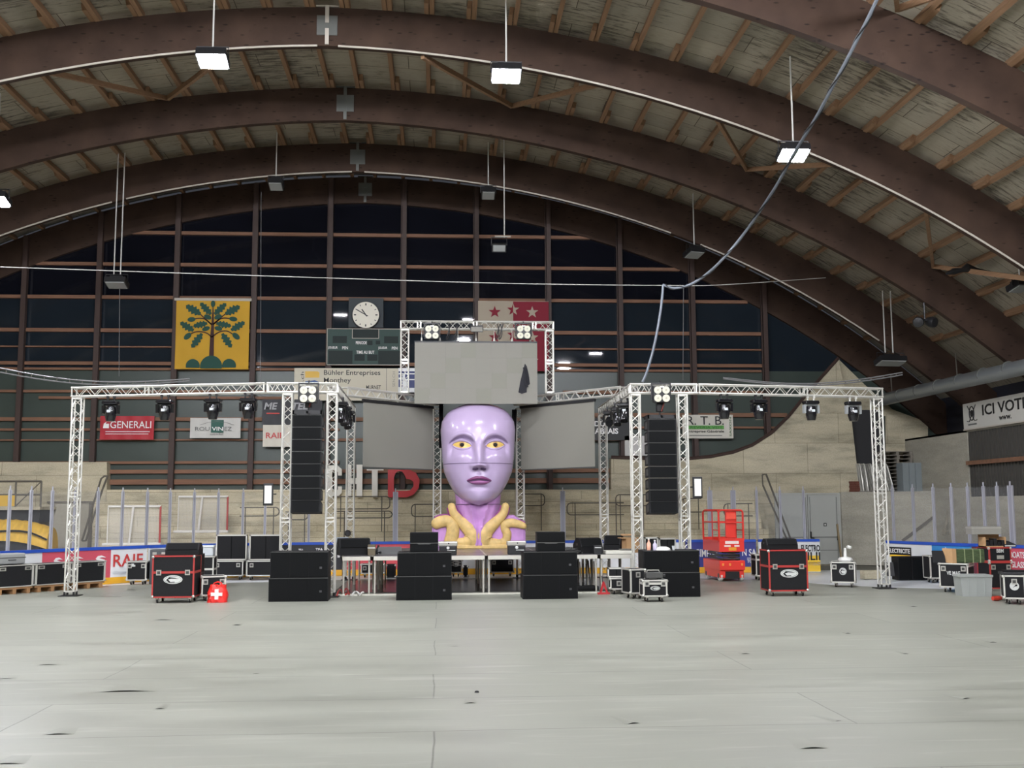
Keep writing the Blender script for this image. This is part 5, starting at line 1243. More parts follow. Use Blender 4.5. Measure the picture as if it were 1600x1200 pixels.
def shield_posts(R, pxs, where, wide=()):
    out = []
    for k, px in enumerate(pxs):
        p = R[idx(R, px)]; i = idx(R, px); d = (R[min(i + 1, len(R) - 1)] - R[max(i - 1, 0)]).normalized()
        t = thing('shield_post', '%s shield post from the left on the rink boards %s' % (ORD[k], where), 'post', (p.x, p.y, 1.15), math.atan2(d.y, d.x), 'shield posts on the rink boards')
        w = .09 if px in wide else .042
        MB().box(-w, -w + .024, -.03, .03, 0, 1.72).box(w - .024, w, -.03, .03, 0, 1.72).build('post_flange', M_shp, t)
        MB().box(-w + .024, w - .024, -.012, .012, 0, 1.72).build('post_web', mat('shield_web', (140, 140, 148), .4), t)
        MB().tube((0, 0, 1.70), (0, 0, 1.84), .022, 8).build('top_pin', M_shp, t)
        out.append(p)
    return out
ORD = ['first', 'second', 'third', 'fourth', 'fifth', 'sixth', 'seventh', 'eighth', 'ninth', 'tenth', 'eleventh', 'twelfth', 'thirteenth', 'fourteenth']
def panes(pts, where):
    for k, (a, b2) in enumerate(zip(pts, pts[1:])):
        d = b2 - a; w = d.length; ang = math.atan2(d.y, d.x)
        t = MB().box(-w / 2 + .06, w / 2 - .06, -.006, .006, 0.0, 1.68).build('rink_shield', mg, loc=((a.x + b2.x) / 2, (a.y + b2.y) / 2, 1.152), rz=ang)
        tag(t, '%s clear shield pane from the left on the rink boards %s' % (ORD[k], where), 'glass pane', 'clear shield panes')
panes(shield_posts(RL, [-24, 13, 45, 79, 115, 152, 189, 227, 265, 303, 341, 378, 415, 482], 'left of the stage'), 'left of the stage')
shield_posts(RL, [619], 'behind the left grey screen', (619,))
shield_posts(RL, [880], 'behind the right grey screen', (880,))
panes(shield_posts(RL, [1112, 1147, 1184, 1220, 1257], 'beside the scissor lift', (1112, 1147)), 'beside the scissor lift')
panes(shield_posts(RR, [1398, 1430, 1461, 1490, 1517, 1541, 1562, 1584], 'at the right', (1584,)), 'at the right')
# ================================================================== TERRACES: RAILINGS, GOALS, STAIRS
M_railt = mat('dark_tube_rail', (96, 91, 82), .55, .2)
TR = ((39.0, 1.05), (40.0, 1.45), (40.9, 2.05), (41.7, 2.6))
def rail_u(x0, x1, yt, yb_, k, label, open_left=False):
    Y = TR[k][0] + .25; z0 = TR[k][1]
    a, b2 = at(x0, yt, Y), at(x1, yb_, Y)
    t = thing('handrail', label, 'handrail', ((a.x + b2.x) / 2, Y, z0), 0, 'tube handrails on the terraces')
    zt, zb = a.z - z0, max(.12, b2.z - z0); w = (b2.x - a.x) / 2; r = .12
    pts = [(-w, 0, zt), (w - r, 0, zt), (w - .04, 0, zt - .04), (w, 0, zt - r), (w, 0, zb + r), (w - .04, 0, zb + .04), (w - r, 0, zb), (-w, 0, zb)]
    if open_left: pts = [(-x, y, z) for x, y, z in pts]
    MB().path(pts, .021, 8).build('rail_loop', M_railt, t)
    for x in (-w * .72, w * .72): MB().tube((x, 0, 0), (x, 0, zt), .019, 8).build('post', M_railt, t)
for args in ((375, 436, 793, 806, 0, 'tube handrail on the lowest terrace left of the left speaker column', False), (446, 481, 800, 812, 0, 'short tube handrail behind the left speaker column', False), (520, 609, 776, 795, 1, 'upper tube handrail below the big white letters', False), (526, 613, 799, 809, 0, 'lower tube handrail below the big white letters', False), (643, 684, 788, 807, 0, 'tube handrail left of the purple head', True), (812, 851, 772, 790, 1, 'tube handrail right of the purple head', False), (886, 975, 786, 804, 0, 'tube handrail between the right screen and the right speaker column', True), (962, 1012, 773, 790, 1, 'tube handrail behind the right stage-corner tower', True), (1064, 1096, 779, 800, 1, 'tube handrail below the right flat work light', True), (1131, 1176, 787, 806, 0, 'tube handrail behind the red scissor lift', True)):
    rail_u(*args)
def stair_rail(pa, pb, Y, label):
    t = thing('stair_handrail', label, 'handrail', tuple(at(pa[0][0], pa[0][1], Y)), 0, 'stair handrails')
    o = Vector(t.location)
    for P in (pa, pb): MB().path([at(x, y, Y) - o for x, y in P], .035, 8).build('rail', M_railt, t)
    for i in (0, -1): MB().tube(at(*pa[i], Y) - o, at(*pb[i], Y) - o, .025, 8).build('post', M_railt, t)
stair_rail([(128, 845), (158, 748), (163, 744), (168, 744)], [(134, 845), (160, 765), (168, 744)], 40.4, 'dark stair handrail rising to the left window corner')
stair_rail([(1191, 742), (1197, 741), (1237, 846)], [(1192, 758), (1231, 846)], 40.2, 'dark stair handrail running down to the grey double door')
mn, nt, b, N, L = nodes_mat('goal_netting')
b.inputs['Base Color'].default_value = lin(206, 200, 184); b.inputs['Roughness'].default_value = .9
tc = N('TexCoord'); br = N('TexBrick'); br.offset = 0
for k, v in (('Scale', 1), ('Brick Width', .05), ('Row Height', .05), ('Mortar Size', .009)): br.inputs[k].default_value = v
sx = N('SeparateXYZ'); cx = N('CombineXYZ'); L(tc.outputs['Object'], sx.inputs[0]); L(sx.outputs[0], cx.inputs[0]); L(sx.outputs[2], cx.inputs[1]); L(cx.outputs[0], br.inputs['Vector']); L(br.outputs['Fac'], b.inputs['Alpha'])
M_gw = mat('goal_white', (220, 216, 208), .5); M_gr = mat('goal_red', (176, 60, 54), .5)
def goal(px0, px1, yt, yb_, Y, label):
    a, b2 = at(px0, yb_, Y), at(px1, yt, Y); w = b2.x - a.x; h = b2.z - a.z; z0 = next(z for yy, z in TR[::-1] if Y >= yy)
    h = b2.z - z0
    t = thing('hockey_goal', label, 'goal', ((a.x + b2.x) / 2, Y, z0), 0, 'hockey goals on the terraces')
    MB().tube((-w * .42, 0, h), (w / 2, 0, h), .04, 10).build('crossbar', M_gw, t)
    MB().tube((w / 2, 0, 0.03), (w / 2, 0, h), .035, 10).build('goal_post', M_gr, t)
    MB().tube((-w * .42, .0, 0.03), (-w * .42, .0, h), .02, 8).build('back_post', M_gw, t)
    MB().tube((0.05, -.02, h), (-.06, -.05, 0.05), .04, 8).build('centre_bar', M_gw, t)
    MB().cbox(-w / 2, w / 2 + .05, -.08, .3, 0, .09, .03).build('base_frame', M_gw, t)
    MB().box(-w * .42, w / 2, .09, .1, .06, h - .02).build('net', mn, t)
goal(160, 251, 791, 847, 39.12, 'hockey goal with a net standing at the left, nearer the corner')
goal(271, 356, 776, 830, 40.12, 'hockey goal with a net on the step right of the other goal')
# left balcony and yellow mats
t = thing('balcony', 'concrete balcony slab with tube railing at the far left', 'balcony', (at(20, 800, 40.8).x, 40.8, at(20, 797, 40.8).z)); t['kind'] = 'structure'
zb0 = at(20, 797, 40.8).z; hwB = at(62, 797, 40.8).x - at(20, 797, 40.8).x
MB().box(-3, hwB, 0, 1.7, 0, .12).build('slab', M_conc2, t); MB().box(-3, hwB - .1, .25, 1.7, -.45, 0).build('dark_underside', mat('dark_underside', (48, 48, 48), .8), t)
zr1, zr2 = at(20, 752, 40.8).z - zb0, at(20, 773, 40.8).z - zb0
for z in (zr1, zr2): MB().tube((-3, .05, z), (hwB, .05, z), .035, 8).build('rail', M_railt, t)
for x in (-1.0, hwB - .9, hwB): MB().tube((x, .05, .1), (x, .05, zr1), .035, 8).build('post', M_railt, t)
MB().tube((hwB - .9, .05, .12), (hwB, .05, zr1), .02, 6).build('diagonal_bar', M_railt, t)
MB().box(-3, -.0 + at(22, 780, 40.8).x - at(20, 780, 40.8).x, .0, .04, .14, zr2 - .02).build('yellow_sheet', mat('yellow_sheet', (214, 172, 60), .6), t)
P = at(36, 846, 39.6); X1 = at(75, 830, 39.6).x
t = thing('mat_stack', 'yellow rounded crash mats with a black strap at the far left', 'crash mat', (P.x, 39.6, 0))
zt0 = at(36, 811, 39.6).z; vs = []; fs = []; nX, nA = 30, 12
xa_, xb_ = -2.4, X1 - P.x
for i in range(nX + 1):
    u = i / nX; x = xa_ + (xb_ - xa_) * u; drop = .55 * max(0, u - .5) ** 2 * 2.2
    for k in range(nA + 1):
        a = PI * k / nA; vs.append((x, .5 - .6 * math.cos(a) * (1 - .05 * (i % 2)), zt0 - .75 - drop + .75 * math.sin(a) * (1 - .015 * (i % 3))))
for i in range(nX):
    for k in range(nA): fs.append((i * (nA + 1) + k, i * (nA + 1) + k + 1, (i + 1) * (nA + 1) + k + 1, (i + 1) * (nA + 1) + k))
fs.append(tuple(range(nA + 1))); fs.append(tuple(nX * (nA + 1) + k for k in range(nA + 1))[::-1])
MB().add(vs, fs, True).build('mat_cover', mat('yellow_mat', (214, 170, 60), .55, noise=.18, nscale=3, stretch=(3, 1, 1)), t)
MB().path([(xa_ + (xb_ - xa_) * i / 14, -.1 - .0, zt0 - .38 - .6 * max(0, i / 14 - .5) ** 2 * 2.2 + .04 * math.sin(i * .7)) for i in range(15)], .035, 6).build('strap', M_dark, t)
MB().box(xa_, xb_ - .3, 0.05, 1.0, 0, zt0 - .76).build('stand', mat('dark_underside', (48, 48, 48), .8), t)
# right: pallets, barriers, sheets, bricks on the platform
zp = zpl + .004
M_pal = mat('grey_pallet_wood', (128, 122, 112), .8, noise=.2, nscale=5)
def pallet_mesh(t):
    for i in range(5): MB().box(-.6, .6, i * .14, i * .14 + .1, .12, .145).build('deck_slat', M_pal, t)
    for x in (-.55, 0, .55): MB().box(x - .05, x + .05, 0, .66, 0, .12).build('bearer', M_pal, t)
px_ = at(1403, 710, 42.22).x
pal0 = thing('pallet', 'grey wooden pallet, bottom of the stack on the concrete platform', 'pallet', (px_, 42.22, zp), 0, 'stacked pallets'); pallet_mesh(pal0)
npal = 11
for k in range(1, npal): dup(pal0, (px_ + .02 * math.sin(k * 2.3), 42.22, zp + .1455 * k), .02 * math.sin(k), 'grey wooden pallet, %s from the bottom of the stack on the concrete platform' % ORD[k], 'stacked pallets')
def barrier(px, Y, lean, label):
    X = at(px, 745, Y).x
    t = thing('steel_barrier', label, 'barrier', (X, Y, zp), 0, 'stored steel barriers'); R_ = Matrix.Rotation(lean, 4, 'Y')
    MB().path([(0, 0, .03), (0, 0, 1.0), (0, .08, 1.1), (0, .67, 1.1), (0, .75, 1.0), (0, .75, .03)], .025, 8, closed=True).xf(R_).build('frame', M_alu, t)
    m = MB()
    for k in range(6): m.tube((0, .1 + k * .11, .03), (0, .1 + k * .11, 1.1), .012, 5)
    m.xf(R_).build('bars', M_alu, t)
for k, px in enumerate((1349, 1356, 1366, 1381, 1388, 1396)):
    barrier(px, 42.05 if px < 1370 else 41.75, -.22 if k > 2 else -.1, '%s steel barrier from the left stored on the concrete platform' % ORD[k])
for k, (x0, x1) in enumerate(((1410, 1419.5), (1420, 1429.5), (1430, 1439.5), (1440, 1449.5))):
    a, b2 = at(x0, 722, 41.55).x, at(x1, 722, 41.55).x; h = at(1440, 723, 41.55).z - zp
    t = thing('metal_locker', '%s grey sheet-metal locker from the left on the concrete platform' % ORD[k], 'locker', ((a + b2) / 2, 41.55, zp), 0, 'grey lockers on the platform')
    MB().cbox(-(b2 - a) / 2, (b2 - a) / 2, 0, .6, 0, h, .008).build('locker_body', mat('locker_grey', (132, 140, 142), .5), t); MB().box(-(b2 - a) / 2 + .03, (b2 - a) / 2 - .03, -.012, 0, .04, h - .04).build('locker_door', mat('locker_grey', (132, 140, 142), .5), t)
a = at(1329, 768, 42.4).x
for r in range(5):
    for k in range(2):
        tag(MB().cbox(0, .2, 0, .2, .001, .083, .006).build('brick', mat('brick_red', (104, 62, 50), .85, noise=.2, nscale=8), loc=(a + k * .21 + .02 * (r % 2), 42.45, zp + r * .084)), 'red-brown brick in %s course, %s, of the small pile on the platform' % (ORD[r], 'left' if k == 0 else 'right'), 'brick', 'bricks on the platform')
A, B = at(1479, 836, 39.5), at(1501, 727, 39.6); o = MB()
t = thing('ladder', 'long pale ladder leaning on the right concrete wall', 'ladder', tuple(A))
d = B - A
for s in (-.12, .12): MB().bar((s, 0, 0), d + Vector((s, 0, 0)), .05, .09).build('rail', mat('ladder_wood', (150, 144, 128), .7), t)
m = MB()
for k in range(9): m.tube(d * (k + .5) / 9 + Vector((-.12, 0, 0)), d * (k + .5) / 9 + Vector((.12, 0, 0)), .015, 6)
m.build('rungs', mat('ladder_wood', (150, 144, 128), .7), t)
A, B = at(1410, 845, 41.2), at(1474, 796, 40.45)
tag(MB().bar(A, B, .06, .1).build('sloping_rail', M_railt, None, tuple(A)), 'sloping rail fixed to the grey concrete platform wall', 'handrail')
P = at(1322, 850, 41.9); tag(MB().bar(fl(1316, 886), (fl(1316, 886).x + .05, fl(1316, 886).y + .5, 1.6), .06, .1).build('leaning_plank', mat('plank_wood', (150, 132, 100), .8), None, tuple(fl(1316, 886))), 'wooden plank leaning right of the grey double door', 'plank')
# ventilation duct, small white lamps
M_duct = mat('galvanised_duct', (150, 156, 158), .35, .6)
xd, zd = 17.75, 6.42
t = thing('ventilation_duct', 'long galvanised round duct under the roof at the right', 'duct', (xd, 36, zd))
MB().tube((0, 7.0, .1), (0, -16, .0), .24, 20).build('duct_pipe', M_duct, t)
for k in range(14): MB().tube((0, 6.2 - k * 1.6 - .02, .1), (0, 6.2 - k * 1.6 + .02, .1), .252, 20).build('duct_band', M_steel, t)
for px, py, Y, lab in ((1497, 595, 37.0, 'nearer small white box lamp under the right end of the arches'), (1395, 623, 41.5, 'farther small white box lamp under the right end of the arches')):
    P = at(px, py, Y); t = thing('box_lamp', lab, 'lamp', P, 0, 'small white box lamps'); MB().cbox(-.12, .12, -.08, .12, -.12, .14, .03).build('housing', M_white_pl, t); MB().box(-.09, .09, -.09, -.08, -.09, .1).build('front_glass', M_cream, t); MB().tube((0, .05, .13), (0, .1, 1.0), .02, 6).build('bracket', M_railt, t)
# ================================================================== UNLIT LAMPS UNDER THE ROOF
YU = 37.4
for px, py, lab, hg, w, rz in ((431, 292, 'black unlit floodlight left of the far arch crown', (0,), .5, 0), (763, 306, 'black unlit floodlight on a pale pipe right of the far arch crown', (0,), .5, 0), (182, 446, 'black unlit floodlight hung low on two pipes at the left', (-.1, .12), .7, 0), (1085, 399, 'black unlit floodlight beside the hanging cable bend', (0,), .6, .3), (1392, 568, 'wide black unlit floodlight above the outer right tower', (-.2, .1), 1.0, .1), (1594, 452, 'black unlit floodlight cut by the right edge of the picture', (0,), .5, .2)):
    floodlight(at(px, py, YU if px < 1500 else 30.5), lab, lit=False, w=w, hang=hg, tilt=-.25, rz=rz)
P = at(780, 388, 36.8)
t = floodlight(P, 'grey flood panel on a long pale T pipe above the big screen', lit=False, w=.5, d=.3, tilt=-1.1, hang=(.18,))
MB().tube((-.15, 0, .42), (.4, 0, .42), .03, 8).build('cross_pipe', M_conduit, t)
P = at(1445, 503, 32.0); t = thing('twin_spot', 'pair of black round spotlights under a roof purlin at the right', 'spotlight', P)
for s in (-1, 1): MB().lathe([(.05, -.16), (.15, -.14), (.17, .0), (.12, .14), (0, .16)], 16, Matrix.Translation((s * .2, 0, 0)) @ Matrix.Rotation(.5 * s, 4, 'Z') @ Matrix.Rotation(.3, 4, 'X'), axis='y').build('spot', M_dark, t)
MB().tube((0, .0, .05), (0, 0, .6), .03, 8).box(-.22, .22, -.03, .03, .03, .09).build('bracket', M_dark, t)
P = at(1497, 424, 31.5); pts = [at(1478, 428, 31.5), at(1490, 424, 31.5), at(1503, 422, 31.5), at(1511, 418, 31.5), at(1526, 421, 31.5), at(1560, 428, 31.6)]
tag(MB().path(pts, [.03, .1, .07, .14, .05, .02], 8).build('black_bundle', M_dark, None, tuple(P)), 'black fabric bundle tied to the roof brace at the right', 'bundle')
# ================================================================== CABLES
M_scab = mat('silver_foil_cable', (112, 118, 126), .45, .4)
cp_ = [at(1395, -60, 18.6), at(1372, -5, 19.2), at(1343, 55, 20.0), at(1308, 122, 21.0), at(1276, 182, 22.2), at(1243, 236, 23.6), at(1213, 290, 25.2), at(1170, 355, 27.2), at(1130, 404, 27.9), at(1098, 433, 28.4), at(1072, 447, 28.7), at(1052, 450, 28.9), at(1036, 445, 29.1)]
def cr(P, n=6):
    out = []
    for i in range(len(P) - 1):
        a, b, c, d = P[max(0, i - 1)], P[i], P[i + 1], P[min(len(P) - 1, i + 2)]
        for k in range(n):
            t = k / n; out.append(.5 * ((2 * b) + (c - a) * t + (2 * a - 5 * b + 4 * c - d) * t * t + (3 * b - a - 3 * c + d) * t ** 3))
    return out + [P[-1]]
t = thing('cable_loom', 'thick silver cable loom swinging down from the roof to the stage', 'cable', cp_[-1])
o = Vector(cp_[-1]); up_ = [p - o for p in cr(cp_)]
MB().path(up_, .036, 8).build('cable_run', M_scab, t)
MB().path([p + Vector((.036 * math.sin(i * .9), .0, .036 * math.cos(i * .9))) for i, p in enumerate(up_)], .022, 6).build('twisted_cable', M_dark, t)
dn = [at(1036, 446, 29.1), at(1034, 470, 29.1), at(1029, 505, 29.1), at(1021, 545, 29.1), at(1011, 580, 29.1), at(1004, 597, 29.1)]
MB().path([p - o for p in cr(dn)], .036, 8).build('cable_drop', M_scab, t)
w_ = cr([at(-60, 415, 29.2), at(200, 424, 29.2), at(500, 434, 29.2), at(800, 443, 29.2), at(1036, 446, 29.2), at(1130, 445, 30.2), at(1290, 434, 33.5)])
tag(MB().path(w_, .011, 6).build('steel_wire', mat('pale_wire', (160, 158, 152), .6), None, tuple(w_[0])), 'long pale wire stretched across the hall carrying the silver cable', 'wire')
def twin(pa, pb, Y, gap, label, n):
    A, B = at(*pa, Y), at(*pb, Y); t = thing('tension_cable', label, 'cable', tuple(A))
    for g in (0, gap): MB().path([(B - A) * (k / 12) + Vector((0, 0, -g * (1 - .5 * k / 12) - .25 * math.sin(PI * k / 12))) for k in range(13)], .02, 6).build('cable', mat('dull_cable', (98, 98, 98), .5), t)
    for k in range(n):
        u = (k + .5) / n; p = (B - A) * u + Vector((0, 0, -.25 * math.sin(PI * u))); MB().tube(p, p - Vector((0, 0, gap * (1 - .5 * u))), .014, 5).build('spacer', M_railt, t)
twin((-20, 571), (296, 592), 30.9, .12, 'paired dark tension cable sloping down to the left wing beam', 16)
twin((1410, 582), (1130, 590), 30.9, .07, 'paired dark tension cable sloping down to the right wing beam', 14)
for px, y0, y1, lab in ((187, 450, 588, 'thin hanging wire below the two-pipe floodlight at the left'), (408, 300, 600, 'thin hanging wire right of the oak tree banner'), (1068, 446, 594, 'thin hanging wire right of the silver cable')):
    A, B = at(px, y0, 37.2), at(px - 1, y1, 37.2); tag(MB().tube(A, B, .012, 5).build('hanging_wire', mat('dull_cable', (98, 98, 98), .5), None, tuple(B)), lab, 'wire')
# ================================================================== BANNERS, CLOCK, SCOREBOARD
YB = 42.66
def banner(label, px0, py0, px1, py1, m, cat='banner', Y=YB, name='banner', wav=.02, nm='banner_cloth'):
    a, b2 = at(px0, py0, Y), at(px1, py1, Y); w, h = b2.x - a.x, a.z - b2.z
    t = thing(name, label, cat, ((a.x + b2.x) / 2, Y, b2.z))
    vs = []; n = 20
    for j in range(5):
        for i in range(n + 1): vs.append((-w / 2 + w * i / n, wav * math.sin(i * 1.1 + j) * (1 if wav else 0), h * j / 4))
    nv = len(vs); vs += [(x, y + .02, z) for x, y, z in vs]; fs = []
    for j in range(4):
        for i in range(n):
            q = j * (n + 1) + i; fs += [(q, q + 1, q + n + 2, q + n + 1), (nv + q, nv + q + n + 1, nv + q + n + 2, nv + q + 1)]
    for i in range(n): fs += [(i, nv + i, nv + i + 1, i + 1), (4 * (n + 1) + i, 4 * (n + 1) + i + 1, nv + 4 * (n + 1) + i + 1, nv + 4 * (n + 1) + i)]
    for j in range(4): fs += [(j * (n + 1), (j + 1) * (n + 1), nv + (j + 1) * (n + 1), nv + j * (n + 1)), (j * (n + 1) + n, nv + j * (n + 1) + n, nv + (j + 1) * (n + 1) + n, (j + 1) * (n + 1) + n)]
    MB().add(vs, fs, bool(wav)).build(nm, m, t)
    t['w'] = w; t['h'] = h
    for x in (-w / 2 + .04, w / 2 - .04): MB().tube((x, .0, h - .03), (x, .33, h + .02), .012, 5).build('tie_cord', M_railt, t)
    s = w / (px1 - px0)
    def X(px): return (px - (px0 + px1) / 2) * s
    def Z(py): return (py1 - py) * s
    return t, X, Z
yo = -.034
# oak tree
t, X, Z = banner('yellow square banner with a green oak tree on three mounds', 276, 467, 388, 577, mat('banner_yellow', (206, 160, 48), .8, noise=.06, nscale=1))
M_oak = mat('oak_green', (38, 78, 68), .8); M_trk = mat('trunk_brown', (66, 42, 40), .8)
def zz(x, y): return (X(260 + x / 9.23), Z(460 + y / 9.23))     # from the enlargement
for c, r in (((403, 1035), 92), ((660, 1040), 145), ((912, 1030), 92)):
    cx_, cz_ = zz(*c); rr_ = r / 8.7 * (t['w'] / 112)
    pts = [(cx_ + rr_ * math.cos(a), max(.02, cz_ + rr_ * math.sin(a))) for a in [PI * k / 16 - .3 for k in range(20)]]
    MB().prism(pts, yo - .006, yo).build('mound', M_oak, t)
MB().prism([zz(628, 900), zz(636, 620), zz(650, 420), zz(662, 180), zz(672, 180), zz(684, 420), zz(690, 620), zz(694, 900)], yo - .004, yo).build('trunk', M_trk, t)
def ribbon2(P, w):
    Q = smooth([zz(*p) for p in P], 5); L_, R_ = [], []
    for i, p in enumerate(Q):
        a, b2 = Q[max(0, i - 1)], Q[min(len(Q) - 1, i + 1)]; dx, dz = b2[0] - a[0], b2[1] - a[1]; l = math.hypot(dx, dz) or 1
        L_.append((p[0] - dz / l * w, p[1] + dx / l * w)); R_.append((p[0] + dz / l * w, p[1] - dx / l * w))
    vs = []; fs = []
    for a, b2 in zip(L_, R_): vs += [(a[0], yo - .004, a[1]), (b2[0], yo - .004, b2[1]), (b2[0], yo, b2[1]), (a[0], yo, a[1])]
    for i in range(len(L_) - 1): fs += [(4 * i + k, 4 * i + (k + 1) % 4, 4 * i + 4 + (k + 1) % 4, 4 * i + 4 + k) for k in range(4)]
    return MB().add(vs, fs)
for P in ([(655, 620), (600, 570), (520, 545), (440, 545), (370, 570)], [(665, 620), (720, 570), (800, 535), (880, 535), (950, 575)], [(655, 440), (600, 390), (520, 320), (480, 280)], [(668, 440), (730, 390), (800, 320), (850, 280)], [(650, 440), (560, 365), (490, 350), (410, 358)], [(672, 440), (740, 375), (820, 345), (910, 350)]):
    ribbon2(P, .022).build('branch', M_trk, t)
def leaf(p, q, wid):
    a, b2 = Vector((*zz(*p), 0)), Vector((*zz(*q), 0)); d = b2 - a; n_ = Vector((-d.y, d.x, 0)).normalized(); s = t['w'] / 112 / 9.23
    up_, dn_ = [], []
    for k in range(33):
        u = k / 32; wv = wid * s * (.25 + .75 * math.sin(PI * min(1, u * 1.05)) ** .6) * (1 + .28 * math.cos(u * 2 * PI * 4.5)) * (1 if u < .98 else .3)
        up_.append(a + d * u + n_ * wv); dn_.append(a + d * u - n_ * wv)
    vs = [];
    for x, y in zip(up_, dn_): vs += [(x.x, yo - .007, x.y), (y.x, yo - .007, y.y), (y.x, yo - .001, y.y), (x.x, yo - .001, x.y)]
    fs = []
    for i in range(32): fs += [(4 * i + k, 4 * i + (k + 1) % 4, 4 * i + 4 + (k + 1) % 4, 4 * i + 4 + k) for k in range(4)]
    return MB().add(vs, fs + [(0, 1, 2, 3), (131, 130, 129, 128)])
for p, q, wd in (((490, 290), (285, 165), 52), ((640, 290), (485, 125), 44), ((690, 290), (850, 130), 44), ((845, 285), (1045, 170), 52), ((400, 530), (210, 410), 46), ((590, 420), (395, 465), 42), ((720, 420), (930, 460), 42), ((930, 520), (1120, 400), 46), ((520, 570), (380, 775), 46), ((805, 570), (940, 770), 46)):
    leaf(p, q, wd).build('oak_leaf', M_oak, t)
def acorn(c, rx, rz, ang):
    cx_, cz_ = zz(*c); s = t['w'] / 112 / 9.23
    pts = [(cx_ + s * (rx * math.cos(a) * math.cos(ang) - rz * math.sin(a) * math.sin(ang)), cz_ + s * (rx * math.cos(a) * math.sin(ang) + rz * math.sin(a) * math.cos(ang))) for a in [2 * PI * k / 20 for k in range(20)]]
    MB().prism(pts, yo - .008, yo).build('acorn', M_oak, t)
for c, rx, rz_, an in (((665, 138), 30, 50, 0), ((595, 330), 55, 34, -.4), ((740, 328), 55, 34, .4), ((368, 368), 56, 34, .1), ((955, 357), 58, 34, -.15), ((575, 500), 56, 32, .35), ((748, 495), 55, 32, -.2), ((320, 610), 62, 38, .75), ((1000, 605), 62, 38, -.7)): acorn(c, rx, rz_, an)
MB().box(X(273), X(391), yo - .01, .03, Z(469) - .03, Z(467) + .02).build('top_rod', M_conduit, t)
# flag with stars
t, X, Z = banner('half white and half red banner with stars behind the raised frame', 747, 470, 858, 580, mat('flag_cream', (176, 164, 146), .85), wav=.02)
M_fr = mat('flag_red', (132, 36, 52), .85)
MB().box(X(802), X(858), yo - .004, yo, 0.0, Z(470)).build('red_field', M_fr, t)
def star(px, py, r, m, nm='star', half=0):
    s = t['w'] / 111; cx_, cz_ = X(px), Z(py); pts = []
    for k in range(10):
        a = PI / 2 + k * PI / 5; rr_ = r * s * (1 if k % 2 == 0 else .4); x_ = rr_ * math.cos(a)
        if half < 0: x_ = min(0, x_)
        if half > 0: x_ = max(0, x_)
        pts.append((cx_ + x_, cz_ + rr_ * math.sin(a)))
    MB().prism(pts, yo - .008, yo - .002).build(nm, m, t)
for py in (487, 527, 564):
    star(773, py, 10, M_fr); star(802, py - 4, 10, M_fr, half=-1); star(802, py - 4, 10, MATS['flag_cream'], half=1); star(832, py, 10, MATS['flag_cream'])
# clock
P = at(571.5, 492, YB - .05); s = YB / FPX
t = thing('wall_clock', 'big round white clock above the scoreboard, showing ten to eleven', 'clock', (P.x, YB - .05, P.z))
MB().lathe([(.0, .12), (21.8 * s, .12), (22 * s, .02), (21.2 * s, -.02), (20.6 * s, 0), (0, 0)], 48, axis='y').build('clock_case', mat('clock_rim', (70, 72, 72), .4), t)
MB().lathe([(.0, -.004), (20.8 * s, -.004), (20.8 * s, .01), (0, .01)], 48, axis='y').build('clock_face', mat('clock_face', (222, 216, 198), .4), t)
for k in range(12):
    R_ = Matrix.Rotation(k * PI / 6, 4, 'Y'); big = k % 3 == 0
    MB().box(-.9 * s if big else -.6 * s, .9 * s if big else .6 * s, -.01, -.004, (15 if big else 16) * s, 18.5 * s, R_).build('hour_mark', M_blk, t)
MB().box(-.9 * s, .9 * s, -.016, -.01, -3 * s, 11 * s, Matrix.Rotation(math.radians(325), 4, 'Y')).build('hour_hand', M_blk, t)
MB().box(-.7 * s, .7 * s, -.022, -.016, -4 * s, 17 * s, Matrix.Rotation(math.radians(300), 4, 'Y')).build('minute_hand', M_blk, t)
struct(MB().box(at(545, 480, 42.8).x, at(599, 480, 42.8).x, 42.75, 42.95, at(560, 512, 42.8).z, at(560, 466, 42.8).z).build('wall_back_clock_panel', mat('clock_panel', (48, 56, 60), .6)))
# scoreboard
t, X, Z = banner('dark green scoreboard with white words under the clock', 511, 513, 628, 571, mat('score_green', (76, 92, 88), .75, spec=.15), 'scoreboard', YB, 'scoreboard', 0, 'board')
fr = MB()
for a, b2, c, d in ((511, 628, 513, 514), (511, 628, 570, 571), (511, 512, 513, 571), (627, 628, 513, 571)): fr.box(X(a), X(b2), -.03, .03, Z(d), Z(c))
fr.build('frame', M_conduit, t)
f2 = MB()
for a, b2, c, d in ((550, 592, 528, 528.8), (550, 550.8, 513, 528.8), (591.2, 592, 513, 528.8)): f2.box(X(a), X(b2), -.03, 0, Z(d), Z(c))
f2.build('clock_window_frame', M_conduit, t)
M_win = mat('score_window', (56, 63, 62), .7, spec=.15)
for a, c, b2, d in ((551, 514, 591, 528), (520, 525, 542, 536), (600, 525, 622, 536), (574, 532, 582, 539), (587, 532, 594, 538), (514, 548, 551, 569), (591, 548, 626, 569), (554, 554, 570, 564), (574, 554, 590, 564)):
    MB().box(X(a), X(b2), -.012, 0, Z(d), Z(c)).build('digit_window', M_win, t)
for w_, a, b2, c, d in (('PERIODE', 556, 573, 533, 538), ('JOUEUR', 513, 528, 541.5, 546), ('PEN', 535, 544, 541.5, 546), ('JOUEUR', 591, 605, 541.5, 546), ('PEN', 612, 621, 541.5, 546), ('TIME AU BUT', 557, 585, 548, 553)):
    text(w_, M_wh, t, X(a), Z(d), X(b2) - X(a), Z(c) - Z(d), y=-.016, bold=.02)
